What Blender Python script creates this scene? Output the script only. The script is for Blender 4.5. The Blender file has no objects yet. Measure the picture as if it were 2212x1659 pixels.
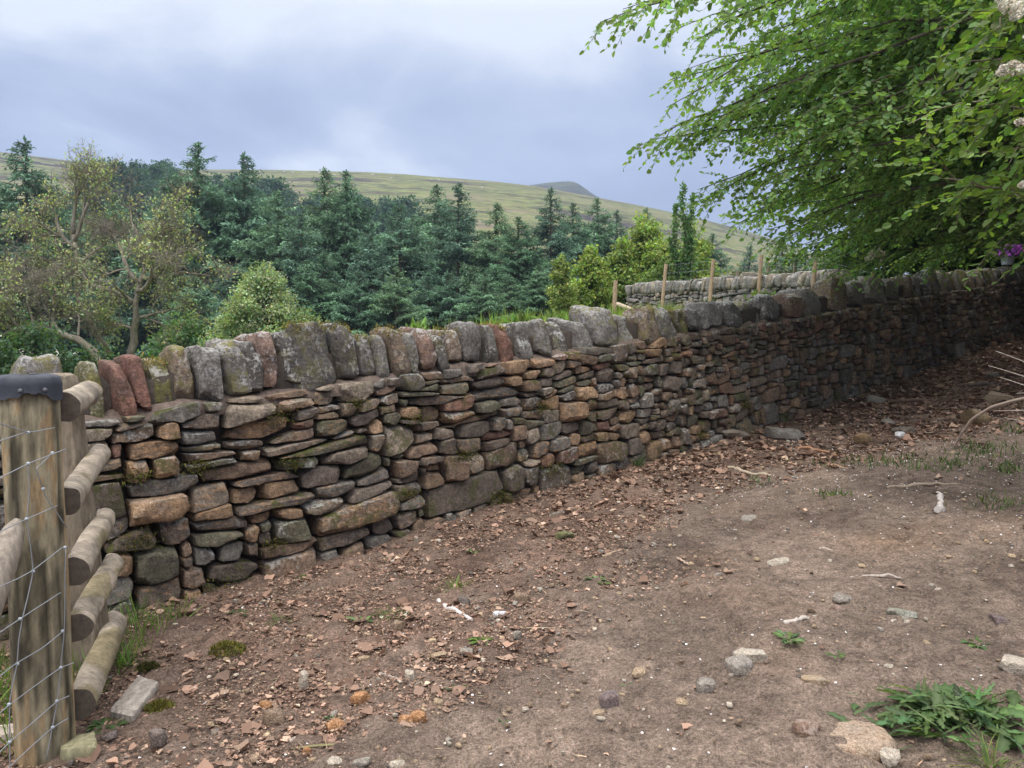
import bpy, math, random
import numpy as np
from mathutils import Vector

S = bpy.context.scene
COL = S.collection
R = math.radians
rng = np.random.default_rng(7)

# ---------------------------------------------------------------- camera, sky, sun, exposure
EYE = 1.5
PITCH = R(3.4)
FPX = 1661.0                      # focal length in pixels of a 2212 px wide picture
cam = bpy.data.cameras.new("camera")
cam.sensor_width = 36.0
cam.lens = 36.0 * FPX / 2212.0
cam.clip_start = 0.05
cam.clip_end = 6000
co = bpy.data.objects.new("camera", cam)
COL.objects.link(co)
co.location = (0, 0, EYE)
co.rotation_euler = (R(90) - PITCH, 0, 0)
S.camera = co

SUN_EL, SUN_AZ = R(58), R(205)     # high behind the cloud, at the back of the camera
W = bpy.data.worlds.new("World")
S.world = W
W.use_nodes = True
wt = W.node_tree
for n in list(wt.nodes):
    wt.nodes.remove(n)


class G:
    """tiny helper for node trees: g('Type', {props}, input=value_or_node) returns a node"""
    def __init__(s, tree):
        s.t = tree

    def __call__(s, typ, props=None, ins=None):
        n = s.t.nodes.new('ShaderNode' + typ)
        for k, v in (props or {}).items():
            setattr(n, k, v)
        for k, v in (ins or {}).items():
            sock = n.inputs[k]
            if isinstance(v, tuple) and len(v) == 2 and isinstance(v[0], bpy.types.Node):
                s.t.links.new(v[0].outputs[v[1]], sock)
            elif isinstance(v, bpy.types.Node):
                s.t.links.new(v.outputs[0], sock)
            else:
                sock.default_value = v
        return n

    def ramp(s, fac, stops, interp='LINEAR'):
        n = s.t.nodes.new('ShaderNodeValToRGB')
        cr = n.color_ramp
        cr.interpolation = interp
        while len(cr.elements) < len(stops):
            cr.elements.new(0.5)
        for e, (p, c) in zip(cr.elements, stops):
            e.position = p
            e.color = (c, c, c, 1) if isinstance(c, (int, float)) else (*c, 1)
        s.link(fac, n.inputs[0])
        return n

    def link(s, a, sock):
        if isinstance(a, tuple):
            s.t.links.new(a[0].outputs[a[1]], sock)
        else:
            s.t.links.new(a.outputs[0], sock)

    def mix(s, fac, a, b, blend='MIX'):
        n = s.t.nodes.new('ShaderNodeMix')
        n.data_type = 'RGBA'
        n.blend_type = blend
        for sock, v in ((n.inputs[0], fac), (n.inputs[6], a), (n.inputs[7], b)):
            if isinstance(v, (bpy.types.Node, tuple)) and not (isinstance(v, tuple) and isinstance(v[0], (int, float))):
                if isinstance(v, bpy.types.Node) and v.bl_idname == 'ShaderNodeMix':
                    v = (v, 2)
                s.link(v, sock)
            elif isinstance(v, tuple):
                sock.default_value = (*v, 1)
            else:
                sock.default_value = v
        return n

    def math(s, op, a, b=0.0, clamp=False):
        n = s.t.nodes.new('ShaderNodeMath')
        n.operation = op
        n.use_clamp = clamp
        for sock, v in ((n.inputs[0], a), (n.inputs[1], b)):
            if isinstance(v, (bpy.types.Node, tuple)):
                s.link(v, sock)
            else:
                sock.default_value = v
        return n


g = G(wt)
sky = g('TexSky')
sky.sky_type = 'NISHITA'
sky.sun_disc = False
sky.sun_elevation = SUN_EL
sky.sun_rotation = SUN_AZ
sky.air_density = 1.0
sky.dust_density = 2.0
tc = g('TexCoord')
sep = g('SeparateXYZ', ins={0: (tc, 'Generated')})
zz = g.math('MAXIMUM', (sep, 2), 0.0)
den = g.math('ADD', zz, 0.16)
cx_ = g.math('DIVIDE', (sep, 0), den)
cy_ = g.math('DIVIDE', (sep, 1), den)
cv = g('CombineXYZ', ins={0: cx_, 1: cy_, 2: 0.0})
cn = g('TexNoise', ins={'Vector': cv, 'Scale': 0.75, 'Detail': 7.0, 'Roughness': 0.52, 'Distortion': 0.5})
cmp_ = g('Mapping', ins={'Vector': cv, 'Location': (8.1, 2.2, 3.0), 'Scale': (0.42, 0.9, 1)})
cn2 = g('TexNoise', ins={'Vector': cmp_, 'Scale': 0.7, 'Detail': 4.0, 'Roughness': 0.45})
csum = g.math('ADD', g.math('MULTIPLY', cn, 0.55), g.math('MULTIPLY', cn2, 0.45))
cloud = g.ramp(csum, [(0.43, (0.25, 0.295, 0.45)), (0.48, (0.33, 0.385, 0.56)), (0.525, (0.46, 0.52, 0.68)), (0.58, (0.84, 0.88, 0.94))])
# an overcast sky is up to about three times brighter overhead than near the horizon
zg = g('MapRange', ins={0: zz, 1: 0.38, 2: 0.95, 3: 1.0, 4: 5.2})
low = g('MapRange', ins={0: zz, 1: 0.02, 2: 0.20, 3: 0.75, 4: 0.0})
cloud = g.mix(low, cloud, (0.41, 0.465, 0.65))
cl2 = g.mix(1.0, (cloud, 2), zg, 'MULTIPLY')
zw = g('MapRange', ins={0: zz, 1: 0.4, 2: 0.85, 3: 0.0, 4: 1.0})
cl3 = g.mix(g.math('MULTIPLY', zw, 0.6), (cl2, 2), (4.6, 4.2, 3.8))
bg1 = g('Background', ins={0: (cl3, 2), 1: 0.71})
bg2 = g('Background', ins={0: sky, 1: 0.012})
addb = g('AddShader', ins={0: bg1, 1: bg2})
wo = g('OutputWorld', ins={0: addb})

sd = bpy.data.lights.new("sun", 'SUN')
sd.energy = 1.3
sd.angle = R(25)
sd.color = (1.0, 0.95, 0.88)
so = bpy.data.objects.new("sun", sd)
COL.objects.link(so)
sv = Vector((math.sin(SUN_AZ) * math.cos(SUN_EL), math.cos(SUN_AZ) * math.cos(SUN_EL), math.sin(SUN_EL)))
so.rotation_euler = sv.to_track_quat('Z', 'Y').to_euler()
so.location = (0, 0, 60)

S.view_settings.view_transform = 'Standard'
S.view_settings.look = 'None'
S.view_settings.exposure = 0.58
S.view_settings.gamma = 1.0
S.cycles.max_bounces = 6
S.cycles.diffuse_bounces = 3
S.cycles.glossy_bounces = 2
S.cycles.transmission_bounces = 3
S.cycles.volume_bounces = 0
S.cycles.use_denoising = True
S.cycles.denoising_prefilter = 'NONE'

# ---------------------------------------------------------------- picture -> place helpers
def ray(x, y):
    """direction (with dy component) of the picture point x, y (2212 px wide picture)"""
    u, v = (x - 1106.0) / FPX, (829.5 - y) / FPX
    c, s = math.cos(PITCH), math.sin(PITCH)
    return np.array([u, c + v * s, -s + v * c])


def at(x, y, Y):
    d = ray(x, y)
    return np.array([0, 0, EYE]) + d * (Y / d[1])


WS = 0.88                          # plan slope of the wall line Y = 6 + WS X
LD = math.hypot(1, WS)
DX, DY = 1 / LD, WS / LD           # along the wall
NX, NY = WS / LD, -1 / LD          # from the wall towards the path


def wall_at(x, y, off=0.0):
    """(t, z) of a picture point on the vertical plane off metres behind the wall line"""
    d = ray(x, y)
    k = (6 + off * LD) / (d[1] - WS * d[0])
    p = d * k
    return p[0] * DX + (p[1] - 6) * DY, p[2] + EYE


def tq(X, Y):
    return X * DX + (Y - 6) * DY, X * NX + (Y - 6) * NY


def XY(t, q):
    return t * DX + q * NX, 6 + t * DY + q * NY


def curve_of(pts, off):
    a = np.array([wall_at(x, y, off) for x, y in pts])
    return a[:, 0], a[:, 1]


BASE_T, BASE_Z = curve_of([(330, 1315), (450, 1290), (600, 1255), (800, 1190), (950, 1130), (1100, 1088), (1250, 1042), (1400, 1000),
                           (1500, 970), (1600, 940), (1700, 912), (1850, 858), (2000, 800), (2100, 764), (2212, 728)], 0)
BODY_T, BODY_Z = curve_of([(190, 918), (350, 888), (500, 864), (600, 848), (740, 834), (860, 818), (1000, 792), (1200, 772), (1300, 750),
                           (1450, 731), (1600, 708), (1700, 692), (1800, 675), (1900, 657), (2000, 640), (2100, 624), (2212, 606)], .13)
TOP_T, TOP_Z = curve_of([(190, 785), (350, 772), (480, 746), (600, 723), (740, 706), (900, 712), (1100, 700), (1250, 688), (1300, 668),
                         (1450, 668), (1600, 654), (1700, 640), (1800, 620), (1850, 606), (1950, 600), (2100, 590), (2212, 576)], .2)


def smooth_interp(T, Z, lo_slope, hi_slope, sig):
    tt = np.arange(-14, 40, .05)
    z = np.interp(tt, T, Z)
    z = np.where(tt < T[0], Z[0] + (tt - T[0]) * lo_slope, z)
    z = np.where(tt > T[-1], Z[-1] + (tt - T[-1]) * hi_slope, z)
    k = np.exp(-.5 * (np.arange(-60, 61) * .05 / sig) ** 2)
    k /= k.sum()
    zp = np.pad(z, 60, mode='edge')
    zs = np.convolve(zp, k, 'valid')
    return lambda t: np.interp(t, tt, zs)


base_z = smooth_interp(BASE_T, BASE_Z, .05, .09, .5)
body_z = smooth_interp(BODY_T, BODY_Z, .05, .09, .4)
top_z = smooth_interp(TOP_T, TOP_Z, .05, .09, .25)


def sstep(a, b, x):
    t = np.clip((x - a) / (b - a), 0, 1)
    return t * t * (3 - 2 * t)


# ---------------------------------------------------------------- numpy noise
def _hash(i, j, k, s):
    h = (i * 374761393 + j * 668265263 + k * 2147483647 + s * 974711) & 0xffffffff
    h = ((h ^ (h >> 13)) * 1274126177) & 0xffffffff
    h = ((h ^ (h >> 16)) * 2246822519) & 0xffffffff
    return ((h ^ (h >> 15)) & 0xffffff) / float(0xffffff)


def vnoise(P, seed=0):
    P = np.asarray(P, float)
    I = np.floor(P).astype(np.int64)
    F = P - I
    F = F * F * (3 - 2 * F)
    out = 0
    for a in (0, 1):
        wa = F[..., 0] if a else 1 - F[..., 0]
        for b in (0, 1):
            wb = F[..., 1] if b else 1 - F[..., 1]
            for c in (0, 1):
                wc = F[..., 2] if c else 1 - F[..., 2]
                out = out + wa * wb * wc * _hash(I[..., 0] + a, I[..., 1] + b, I[..., 2] + c, seed)
    return out * 2 - 1


def fbm(P, octv=3, seed=0, gain=.5):
    P = np.asarray(P, float)
    a, o = 1.0, 0
    for i in range(octv):
        o = o + a * vnoise(P * 2 ** i, seed + i * 17)
        a *= gain
    return o


def fbm2(X, Y, f, octv=3, seed=0):
    return fbm(np.stack([X * f, Y * f, np.zeros_like(X)], -1), octv, seed)


# ---------------------------------------------------------------- mesh builder and object tags
class MB:
    def __init__(s):
        s.V, s.C, s.M, s.F, s.n = [], [], [], {}, 0

    def add(s, V, F, col=(1, 1, 1), mix=(0, 0, 0)):
        V = np.asarray(V, float).reshape(-1, 3)
        s.V.append(V)
        m = len(V)
        c = np.asarray(col, float)
        s.C.append(np.broadcast_to(c, (m, 3)) if c.ndim == 1 else c)
        x = np.asarray(mix, float)
        s.M.append(np.broadcast_to(x, (m, 3)) if x.ndim == 1 else x)
        for f in (F if isinstance(F, list) else [F]):
            f = np.asarray(f, np.int64)
            s.F.setdefault(f.shape[1], []).append(f + s.n)
        s.n += m
        return s

    def build(s, name, mat, parent=None, smooth=True, sharp=None, loc=None):
        V = np.concatenate(s.V)
        C = np.concatenate(s.C)
        M = np.concatenate(s.M)
        org = np.zeros(3)
        if parent is not None and loc is None:
            p = parent
            while p is not None:
                org = org + np.array(p.location)
                p = p.parent
        elif loc is not None:
            org = np.asarray(loc, float)
        V = V - org
        me = bpy.data.meshes.new(name)
        me.vertices.add(len(V))
        me.vertices.foreach_set('co', V.astype(np.float32).ravel())
        loops, starts, tot = [], [], 0
        for k, fs in s.F.items():
            f = np.concatenate(fs)
            loops.append(f.ravel())
            starts.append(tot + np.arange(len(f)) * k)
            tot += f.size
        lo = np.concatenate(loops).astype(np.int32)
        st = np.concatenate(starts).astype(np.int32)
        me.loops.add(len(lo))
        me.loops.foreach_set('vertex_index', lo)
        me.polygons.add(len(st))
        me.polygons.foreach_set('loop_start', st)
        me.update(calc_edges=True)
        me.polygons.foreach_set('use_smooth', np.full(len(st), smooth, dtype=bool))
        for nm, A in (('tint', C), ('mixes', M)):
            at_ = me.attributes.new(nm, 'FLOAT_COLOR', 'POINT')
            at_.data.foreach_set('color', np.concatenate([A, np.ones((len(A), 1))], 1).astype(np.float32).ravel())
        if sharp:
            me.set_sharp_from_angle(angle=R(sharp))
        me.materials.append(mat)
        o = bpy.data.objects.new(name, me)
        COL.objects.link(o)
        if parent is not None:
            o.parent = parent
        if loc is not None:
            o.location = loc
        return o


def tag(o, label=None, cat=None, group=None, kind=None):
    for k, v in (('label', label), ('category', cat), ('group', group), ('kind', kind)):
        if v:
            o[k] = v
    return o


def empty(name, loc, label, cat, group=None):
    o = bpy.data.objects.new(name, None)
    o.empty_display_size = .2
    COL.objects.link(o)
    o.location = tuple(float(a) for a in loc)
    return tag(o, label, cat, group)


def copy_tree(o, loc, rotz, scale, label, group=None):
    c = o.copy()
    COL.objects.link(c)
    c.location = tuple(float(a) for a in loc)
    c.rotation_euler = (0, 0, rotz)
    c.scale = scale if isinstance(scale, tuple) else (scale,) * 3
    tag(c, label, None, group)
    for ch in list(o.children):
        d = ch.copy()
        COL.objects.link(d)
        d.parent = c
    return c


def frame_of(d):
    d = d / np.linalg.norm(d)
    a = np.array([0, 0, 1.]) if abs(d[2]) < .9 else np.array([1., 0, 0])
    u = np.cross(a, d)
    u /= np.linalg.norm(u)
    return u, np.cross(d, u)


def tube(mb, P, r, k=6, col=(1, 1, 1), cap=True, rough=0.0):
    P = np.asarray(P, float)
    n = len(P)
    r = np.broadcast_to(np.asarray(r, float), (n,))
    D = np.gradient(P, axis=0)
    D /= np.linalg.norm(D, axis=1)[:, None] + 1e-9
    ref = np.array([0, 0, 1.]) if abs(D.mean(0)[2]) < .8 else np.array([1., 0, 0])
    U = np.cross(ref, D)
    U /= np.linalg.norm(U, axis=1)[:, None] + 1e-9
    Wv = np.cross(D, U)
    a = np.arange(k) * 2 * math.pi / k
    V = P[:, None] + r[:, None, None] * (np.cos(a)[None, :, None] * U[:, None] + np.sin(a)[None, :, None] * Wv[:, None])
    if rough:
        V = V + ((V - P[:, None]) * (fbm(V * 9, 3, 5) * rough)[..., None])
    V = V.reshape(-1, 3)
    i = np.arange(n - 1)[:, None] * k
    j = np.arange(k)[None]
    F = np.stack([i + j, i + (j + 1) % k, i + k + (j + 1) % k, i + k + j], -1).reshape(-1, 4)
    if cap:
        V = np.concatenate([V, P[[0]], P[[-1]]])
        j = np.arange(k)
        c0, c1 = n * k, n * k + 1
        T = np.concatenate([np.stack([np.full(k, c0), (j + 1) % k, j], 1),
                            np.stack([np.full(k, c1), (n - 1) * k + j, (n - 1) * k + (j + 1) % k], 1)])
        mb.add(V, [F, T], col)
    else:
        mb.add(V, F, col)


def bez(a, b, c, n):
    s = np.linspace(0, 1, n)[:, None]
    return (1 - s) ** 2 * np.asarray(a) + 2 * s * (1 - s) * np.asarray(b) + s * s * np.asarray(c)


# rounded, chiselled blocks -------------------------------------------------------
_lat = {}


def lattice(n, m, k):
    key = (n, m, k)
    if key in _lat:
        return _lat[key]
    idx, V, F = {}, [], []

    def vid(i, j, l):
        q = (i, j, l)
        if q not in idx:
            idx[q] = len(V)
            V.append((2 * i / n - 1, 2 * j / m - 1, 2 * l / k - 1))
        return idx[q]
    for i in range(n):
        for j in range(m):
            F.append((vid(i, j, 0), vid(i, j + 1, 0), vid(i + 1, j + 1, 0), vid(i + 1, j, 0)))
            F.append((vid(i, j, k), vid(i + 1, j, k), vid(i + 1, j + 1, k), vid(i, j + 1, k)))
    for i in range(n):
        for l in range(k):
            F.append((vid(i, 0, l), vid(i + 1, 0, l), vid(i + 1, 0, l + 1), vid(i, 0, l + 1)))
            F.append((vid(i, m, l), vid(i, m, l + 1), vid(i + 1, m, l + 1), vid(i + 1, m, l)))
    for j in range(m):
        for l in range(k):
            F.append((vid(0, j, l), vid(0, j, l + 1), vid(0, j + 1, l + 1), vid(0, j + 1, l)))
            F.append((vid(n, j, l), vid(n, j + 1, l), vid(n, j + 1, l + 1), vid(n, j, l + 1)))
    _lat[key] = (np.array(V), np.array(F))
    return _lat[key]


def rock(rg, res=(8, 6, 6), pw=6.0, cuts=5, depth=(.72, .95), front=True):
    """points in about [-1,1]^3: a rounded block with a few flat chisel faces; y = -1 is the seen face"""
    p, F = lattice(*res)
    p = np.sin(p * (math.pi / 2))
    mx = np.abs(p).max(1)
    q = p * (mx / ((np.abs(p) ** pw).sum(1) ** (1 / pw)))[:, None]
    for c in range(cuts):
        n = rg.normal(size=3)
        if front:
            n[1] = -abs(n[1]) * .9
        n /= np.linalg.norm(n)
        d = np.abs(n).sum() ** .55 * rg.uniform(*depth)
        over = q @ n - d
        q = q - np.where(over > 0, over, 0)[:, None] * n
    return q, F


def roughen(V, ctr, amp, freq, seed):
    d = V - ctr
    d = d / (np.linalg.norm(d, axis=1)[:, None] + 1e-6)
    return V + d * (amp * fbm(V * freq, 3, seed))[:, None]


def loose_stone(mb, P, size, rg, col, mix=(0, 0, 0), res=(8, 7, 6), pw=3.2, cuts=7, yaw=None, sink=.25):
    q, F = rock(rg, res, pw, cuts, (.6, .92), False)
    V = q * np.asarray(size) * .5
    a = rg.uniform(0, 6.28) if yaw is None else yaw
    c, s = math.cos(a), math.sin(a)
    V = V @ np.array([[c, s, 0], [-s, c, 0], [0, 0, 1]])
    tl = rg.normal(0, .12, 2)
    V[:, 2] += V[:, 0] * tl[0] + V[:, 1] * tl[1]
    V = V + np.asarray(P) + np.array([0, 0, size[2] * (.5 - sink)])
    m = min(size)
    V = roughen(V, V.mean(0), m * .10, 1.6 / m, int(rg.integers(1e6)))
    mb.add(V, F, col, mix)


# leaf shaped faces, many at once ---------------------------------------------------
def leaves(mb, P, D, N, L, wid=.6, col=None, fold=.12, shape='leaf'):
    """P base points, D directions, N approximate up normals, L lengths (arrays)"""
    P, D, N = (np.asarray(a, float) for a in (P, D, N))
    L = np.broadcast_to(np.asarray(L, float), (len(P),))[:, None]
    D = D / (np.linalg.norm(D, axis=1)[:, None] + 1e-9)
    U = np.cross(N, D)
    U /= np.linalg.norm(U, axis=1)[:, None] + 1e-9
    N2 = np.cross(D, U)
    w = wid * .5
    if shape == 'leaf':
        pr = [(0, 0, 0), (.3, w, fold), (.72, w * .8, fold), (1, 0, 0), (.72, -w * .8, fold), (.3, -w, fold)]
        fc = np.array([[0, 3, 2, 1], [0, 5, 4, 3]])
    elif shape == 'blade':
        pr = [(0, w * .5, 0), (.5, w * .5, fold), (1, 0, 0), (.5, -w * .5, fold), (0, -w * .5, 0)]
        fc = np.array([[0, 1, 3, 4]])
        fc3 = np.array([[1, 2, 3]])
    elif shape == 'frag':
        n = len(P)
        r_ = np.random.default_rng(n)
        a = np.arange(7) * 2 * math.pi / 7 + r_.uniform(-.3, .3, (n, 7))
        rad = r_.uniform(.28, .62, (n, 7))
        x_, y_ = rad * np.cos(a), rad * np.sin(a) * wid * 1.3
        z_ = fold * 2.2 * np.abs(y_) * r_.uniform(.2, 2.2, (n, 1)) + r_.normal(0, .06, (n, 7)) + .5 * fold * x_ ** 2 * r_.normal(0, 3, (n, 1))
        R_ = P[:, None] + L[:, None] * (x_[..., None] * D[:, None] + y_[..., None] * U[:, None] + z_[..., None] * N2[:, None])
        V = np.concatenate([P[:, None], R_], 1).reshape(-1, 3)
        j = np.arange(7)
        fc = np.stack([np.zeros(7, int), 1 + j, 1 + (j + 1) % 7], 1)
        F = (fc[None] + (np.arange(n) * 8)[:, None, None]).reshape(-1, 3)
        mb.add(V, F, np.repeat(np.asarray(col, float), 8, 0))
        return
    else:
        pr = [(0, 0, 0), (.45, w, fold), (1, 0, 0), (.45, -w, fold)]
        fc = np.array([[0, 3, 2, 1]])
    k = len(pr)
    V = np.stack([P + L * (a * D + b * U + c * N2) for a, b, c in pr], 1).reshape(-1, 3)
    o = (np.arange(len(P)) * k)[:, None, None]
    F = [(fc[None] + o).reshape(-1, 4)]
    if shape == 'blade':
        F.append((fc3[None] + o).reshape(-1, 3))
    if col is None:
        col = (1, 1, 1)
    c = np.asarray(col, float)
    if c.ndim == 2:
        c = np.repeat(c, k, 0)
    mb.add(V, F, c)


def shades(n, base, var, rg, hue=.12):
    b = np.asarray(base, float)
    v = np.exp(rg.normal(0, var, (n, 1)))
    h = 1 + rg.normal(0, hue, (n, 3)) * np.array([1.2, .5, .8])
    return np.clip(b * v * h, .004, .9)


# ---------------------------------------------------------------- materials
def newmat(name):
    m = bpy.data.materials.new(name)
    m.use_nodes = True
    t = m.node_tree
    for n in list(t.nodes):
        t.nodes.remove(n)
    return m, G(t)


def out(g, col, rough=.9, bump=None, bstr=.5, bdist=.01, spec=.25, metal=0.0):
    b = g('BsdfPrincipled', ins={'Roughness': rough, 'Specular IOR Level': spec, 'Metallic': metal})
    if isinstance(col, tuple) and isinstance(col[0], (int, float)):
        b.inputs['Base Color'].default_value = (*col, 1)
    else:
        g.link((col, 2) if (isinstance(col, bpy.types.Node) and col.bl_idname == 'ShaderNodeMix') else col, b.inputs['Base Color'])
    if bump is not None:
        bn = g('Bump', ins={'Strength': bstr, 'Distance': bdist, 'Height': bump})
        g.link(bn, b.inputs['Normal'])
    g('OutputMaterial', ins={0: b})
    return b


def mat_stone(name, lich=(.40, .40, .37), moss=(.040, .044, .014), scale=1.0, grime=.75, uplich_light=.5):
    m, g = newmat(name)
    tc = g('TexCoord')
    ob = (tc, 'Object')
    a = g('Attribute', {'attribute_name': 'tint'})
    mx = g('Attribute', {'attribute_name': 'mixes'})
    ms = g('SeparateColor', ins={0: mx})
    n1 = g('TexNoise', ins={'Vector': ob, 'Scale': 7.0 * scale, 'Detail': 4.0, 'Roughness': .6})
    n2 = g('TexNoise', ins={'Vector': ob, 'Scale': 38.0 * scale, 'Detail': 5.0, 'Roughness': .7})
    n3 = g('TexNoise', ins={'Vector': ob, 'Scale': 150.0 * scale, 'Detail': 3.0, 'Roughness': .7})
    mp = g('Mapping', ins={'Vector': ob, 'Scale': (1, 1, 4.0)})
    n4 = g('TexNoise', ins={'Vector': mp, 'Scale': 13.0 * scale, 'Detail': 4.0, 'Roughness': .65, 'Distortion': .6})
    c = g.mix(g.ramp(n1, [(.35, 0.), (.7, grime)]), a, (.060, .050, .043))
    c = g.mix(g.math('MULTIPLY', g.ramp(n4, [(.5, 0.), (.66, 1.)]), (ms, 2)), (c, 2), (.29, .17, .085))
    c = g.mix(.8, (c, 2), g.ramp(n2, [(.3, .35), (.7, 1.65)]), 'MULTIPLY')
    c = g.mix(.75, (c, 2), g.ramp(n3, [(.34, .45), (.66, 1.55)]), 'MULTIPLY')
    ge = g('NewGeometry')
    nz = g('SeparateXYZ', ins={0: (ge, 'Normal')})
    ul = g('MapRange', ins={0: (nz, 2), 1: -.3, 2: .7, 3: -uplich_light, 4: .055})  # lichen favours upward faces, and its pale colour also paints their top light
    lm = g.math('MULTIPLY', g.ramp(g.math('ADD', g.math('MULTIPLY', ul, .22), g.math('ADD', g.math('MULTIPLY', n2, .55), g.math('MULTIPLY', n1, .45))), [(.48, 0.), (.55, 1.)]), (ms, 0))
    c = g.mix(lm, (c, 2), lich)
    up = g('MapRange', ins={0: (nz, 2), 1: -.5, 2: .8, 3: .35, 4: 1.0})
    n5 = g('TexNoise', ins={'Vector': ob, 'Scale': 9.0 * scale, 'Detail': 6.0, 'Roughness': .75})
    mm = g.math('MULTIPLY', g.math('MULTIPLY', g.ramp(n5, [(.50, 0.), (.57, 1.)]), up), (ms, 1))
    mcol = g.mix(n3, moss, (moss[0] * 1.8, moss[1] * 1.7, moss[2] * 1.4))
    c = g.mix(mm, (c, 2), (mcol, 2))
    h = g.math('ADD', g.math('MULTIPLY', n2, .6), g.math('MULTIPLY', n3, .35))
    h = g.math('ADD', h, g.math('MULTIPLY', n4, .5))
    out(g, c, .93, h, .85, .014, .18)
    return m


def mat_tint(name, rough=.8, var=.4, nscale=30., bstr=.4, bdist=.006, stretch=(1, 1, 1), spec=.2):
    """base colour from the mesh's own tint, with a fine grain"""
    m, g = newmat(name)
    tc = g('TexCoord')
    mp = g('Mapping', ins={'Vector': (tc, 'Object'), 'Scale': stretch})
    a = g('Attribute', {'attribute_name': 'tint'})
    n = g('TexNoise', ins={'Vector': mp, 'Scale': nscale, 'Detail': 5.0, 'Roughness': .7})
    c = g.mix(1.0, a, g.ramp(n, [(.25, 1 - var), (.75, 1 + var)]), 'MULTIPLY')
    out(g, c, rough, n, bstr, bdist, spec)
    return m


def mat_leaf(name, trans=.35, rough=.55, spec=.3, tcol=(1.5, 1.6, .5)):
    m, g = newmat(name)
    a = g('Attribute', {'attribute_name': 'tint'})
    b = g('BsdfPrincipled', ins={'Base Color': a, 'Roughness': rough, 'Specular IOR Level': spec})
    tc_ = g.mix(1.0, a, tcol, 'MULTIPLY')
    t = g('BsdfTranslucent', ins={0: (tc_, 2)})
    mxs = g('MixShader', ins={0: trans, 1: b, 2: t})
    g('OutputMaterial', ins={0: mxs})
    return m


def mat_bark(name, c1, c2, moss=(.09, .095, .03), mossy=.4, sc=14.):
    m, g = newmat(name)
    tc = g('TexCoord')
    mp = g('Mapping', ins={'Vector': (tc, 'Object'), 'Scale': (1, 1, .3)})
    n = g('TexNoise', ins={'Vector': mp, 'Scale': sc, 'Detail': 6.0, 'Roughness': .7})
    n2 = g('TexNoise', ins={'Vector': (tc, 'Object'), 'Scale': 3.0, 'Detail': 4.0})
    c = g.mix(g.ramp(n, [(.35, 0.), (.65, 1.)]), c1, c2)
    c = g.mix(g.math('MULTIPLY', g.ramp(n2, [(.48, 0.), (.62, 1.)]), mossy), (c, 2), moss)
    out(g, c, .95, n, .8, .02, .1)
    return m


def mat_ground():
    m, g = newmat('soil')
    tc = g('TexCoord')
    ob = (tc, 'Object')
    a = g('Attribute', {'attribute_name': 'tint'})
    n1 = g('TexNoise', ins={'Vector': ob, 'Scale': 1.7, 'Detail': 6.0, 'Roughness': .62, 'Distortion': .4})
    n2 = g('TexNoise', ins={'Vector': ob, 'Scale': 14., 'Detail': 6.0, 'Roughness': .72})
    n3 = g('TexNoise', ins={'Vector': ob, 'Scale': 75., 'Detail': 5.0, 'Roughness': .75})
    vo = g('TexVoronoi', {'feature': 'F1'}, {'Vector': ob, 'Scale': 55., 'Randomness': 1.0})
    c = g.mix(1.0, a, g.ramp(n1, [(.3, (.62, .60, .60)), (.5, (.95, .95, .95)), (.72, (1.42, 1.4, 1.38))]), 'MULTIPLY')
    c = g.mix(.8, (c, 2), g.ramp(n2, [(.34, .5), (.5, 1.), (.68, 1.45)]), 'MULTIPLY')
    n6 = g('TexNoise', ins={'Vector': ob, 'Scale': 210., 'Detail': 3.0, 'Roughness': .7})
    c = g.mix(.9, (c, 2), g.ramp(n3, [(.36, .5), (.5, 1.), (.64, 1.55)]), 'MULTIPLY')
    c = g.mix(.8, (c, 2), g.ramp(n6, [(.36, .55), (.5, 1.), (.64, 1.5)]), 'MULTIPLY')
    pc = g.math('MULTIPLY', g.ramp((vo, 'Distance'), [(.16, 1.), (.26, 0.)]), g.ramp(n2, [(.5, 0.), (.6, 1.)]))
    c = g.mix(g.math('MULTIPLY', pc, .55), (c, 2), (.30, .24, .18))
    h = g.math('ADD', g.math('MULTIPLY', n2, 1.2), g.math('MULTIPLY', n3, .5))
    h = g.math('ADD', h, g.math('MULTIPLY', pc, .25))
    out(g, c, .96, h, .9, .03, .12)
    return m


def mat_grassland(name, stops, sc=(.012, .05, .05), det=8.0, bd=.5):
    m, g = newmat(name)
    tc = g('TexCoord')
    mp = g('Mapping', ins={'Vector': (tc, 'Object'), 'Scale': sc})
    n = g('TexNoise', ins={'Vector': mp, 'Scale': 1.0, 'Detail': det, 'Roughness': .66, 'Distortion': .5})
    mp2 = g('Mapping', ins={'Vector': (tc, 'Object'), 'Scale': (sc[0] * 9, sc[1] * 9, sc[2] * 9)})
    n2 = g('TexNoise', ins={'Vector': mp2, 'Scale': 1.0, 'Detail': 6.0, 'Roughness': .7})
    s = g.math('ADD', g.math('MULTIPLY', n, .68), g.math('MULTIPLY', n2, .32))
    c = g.ramp(s, stops)
    c2 = g.mix(.9, c, g.ramp(n2, [(.36, .5), (.5, 1.), (.64, 1.4)]), 'MULTIPLY')
    out(g, c2, 1.0, n2, .6, bd, .05)
    return m


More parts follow.
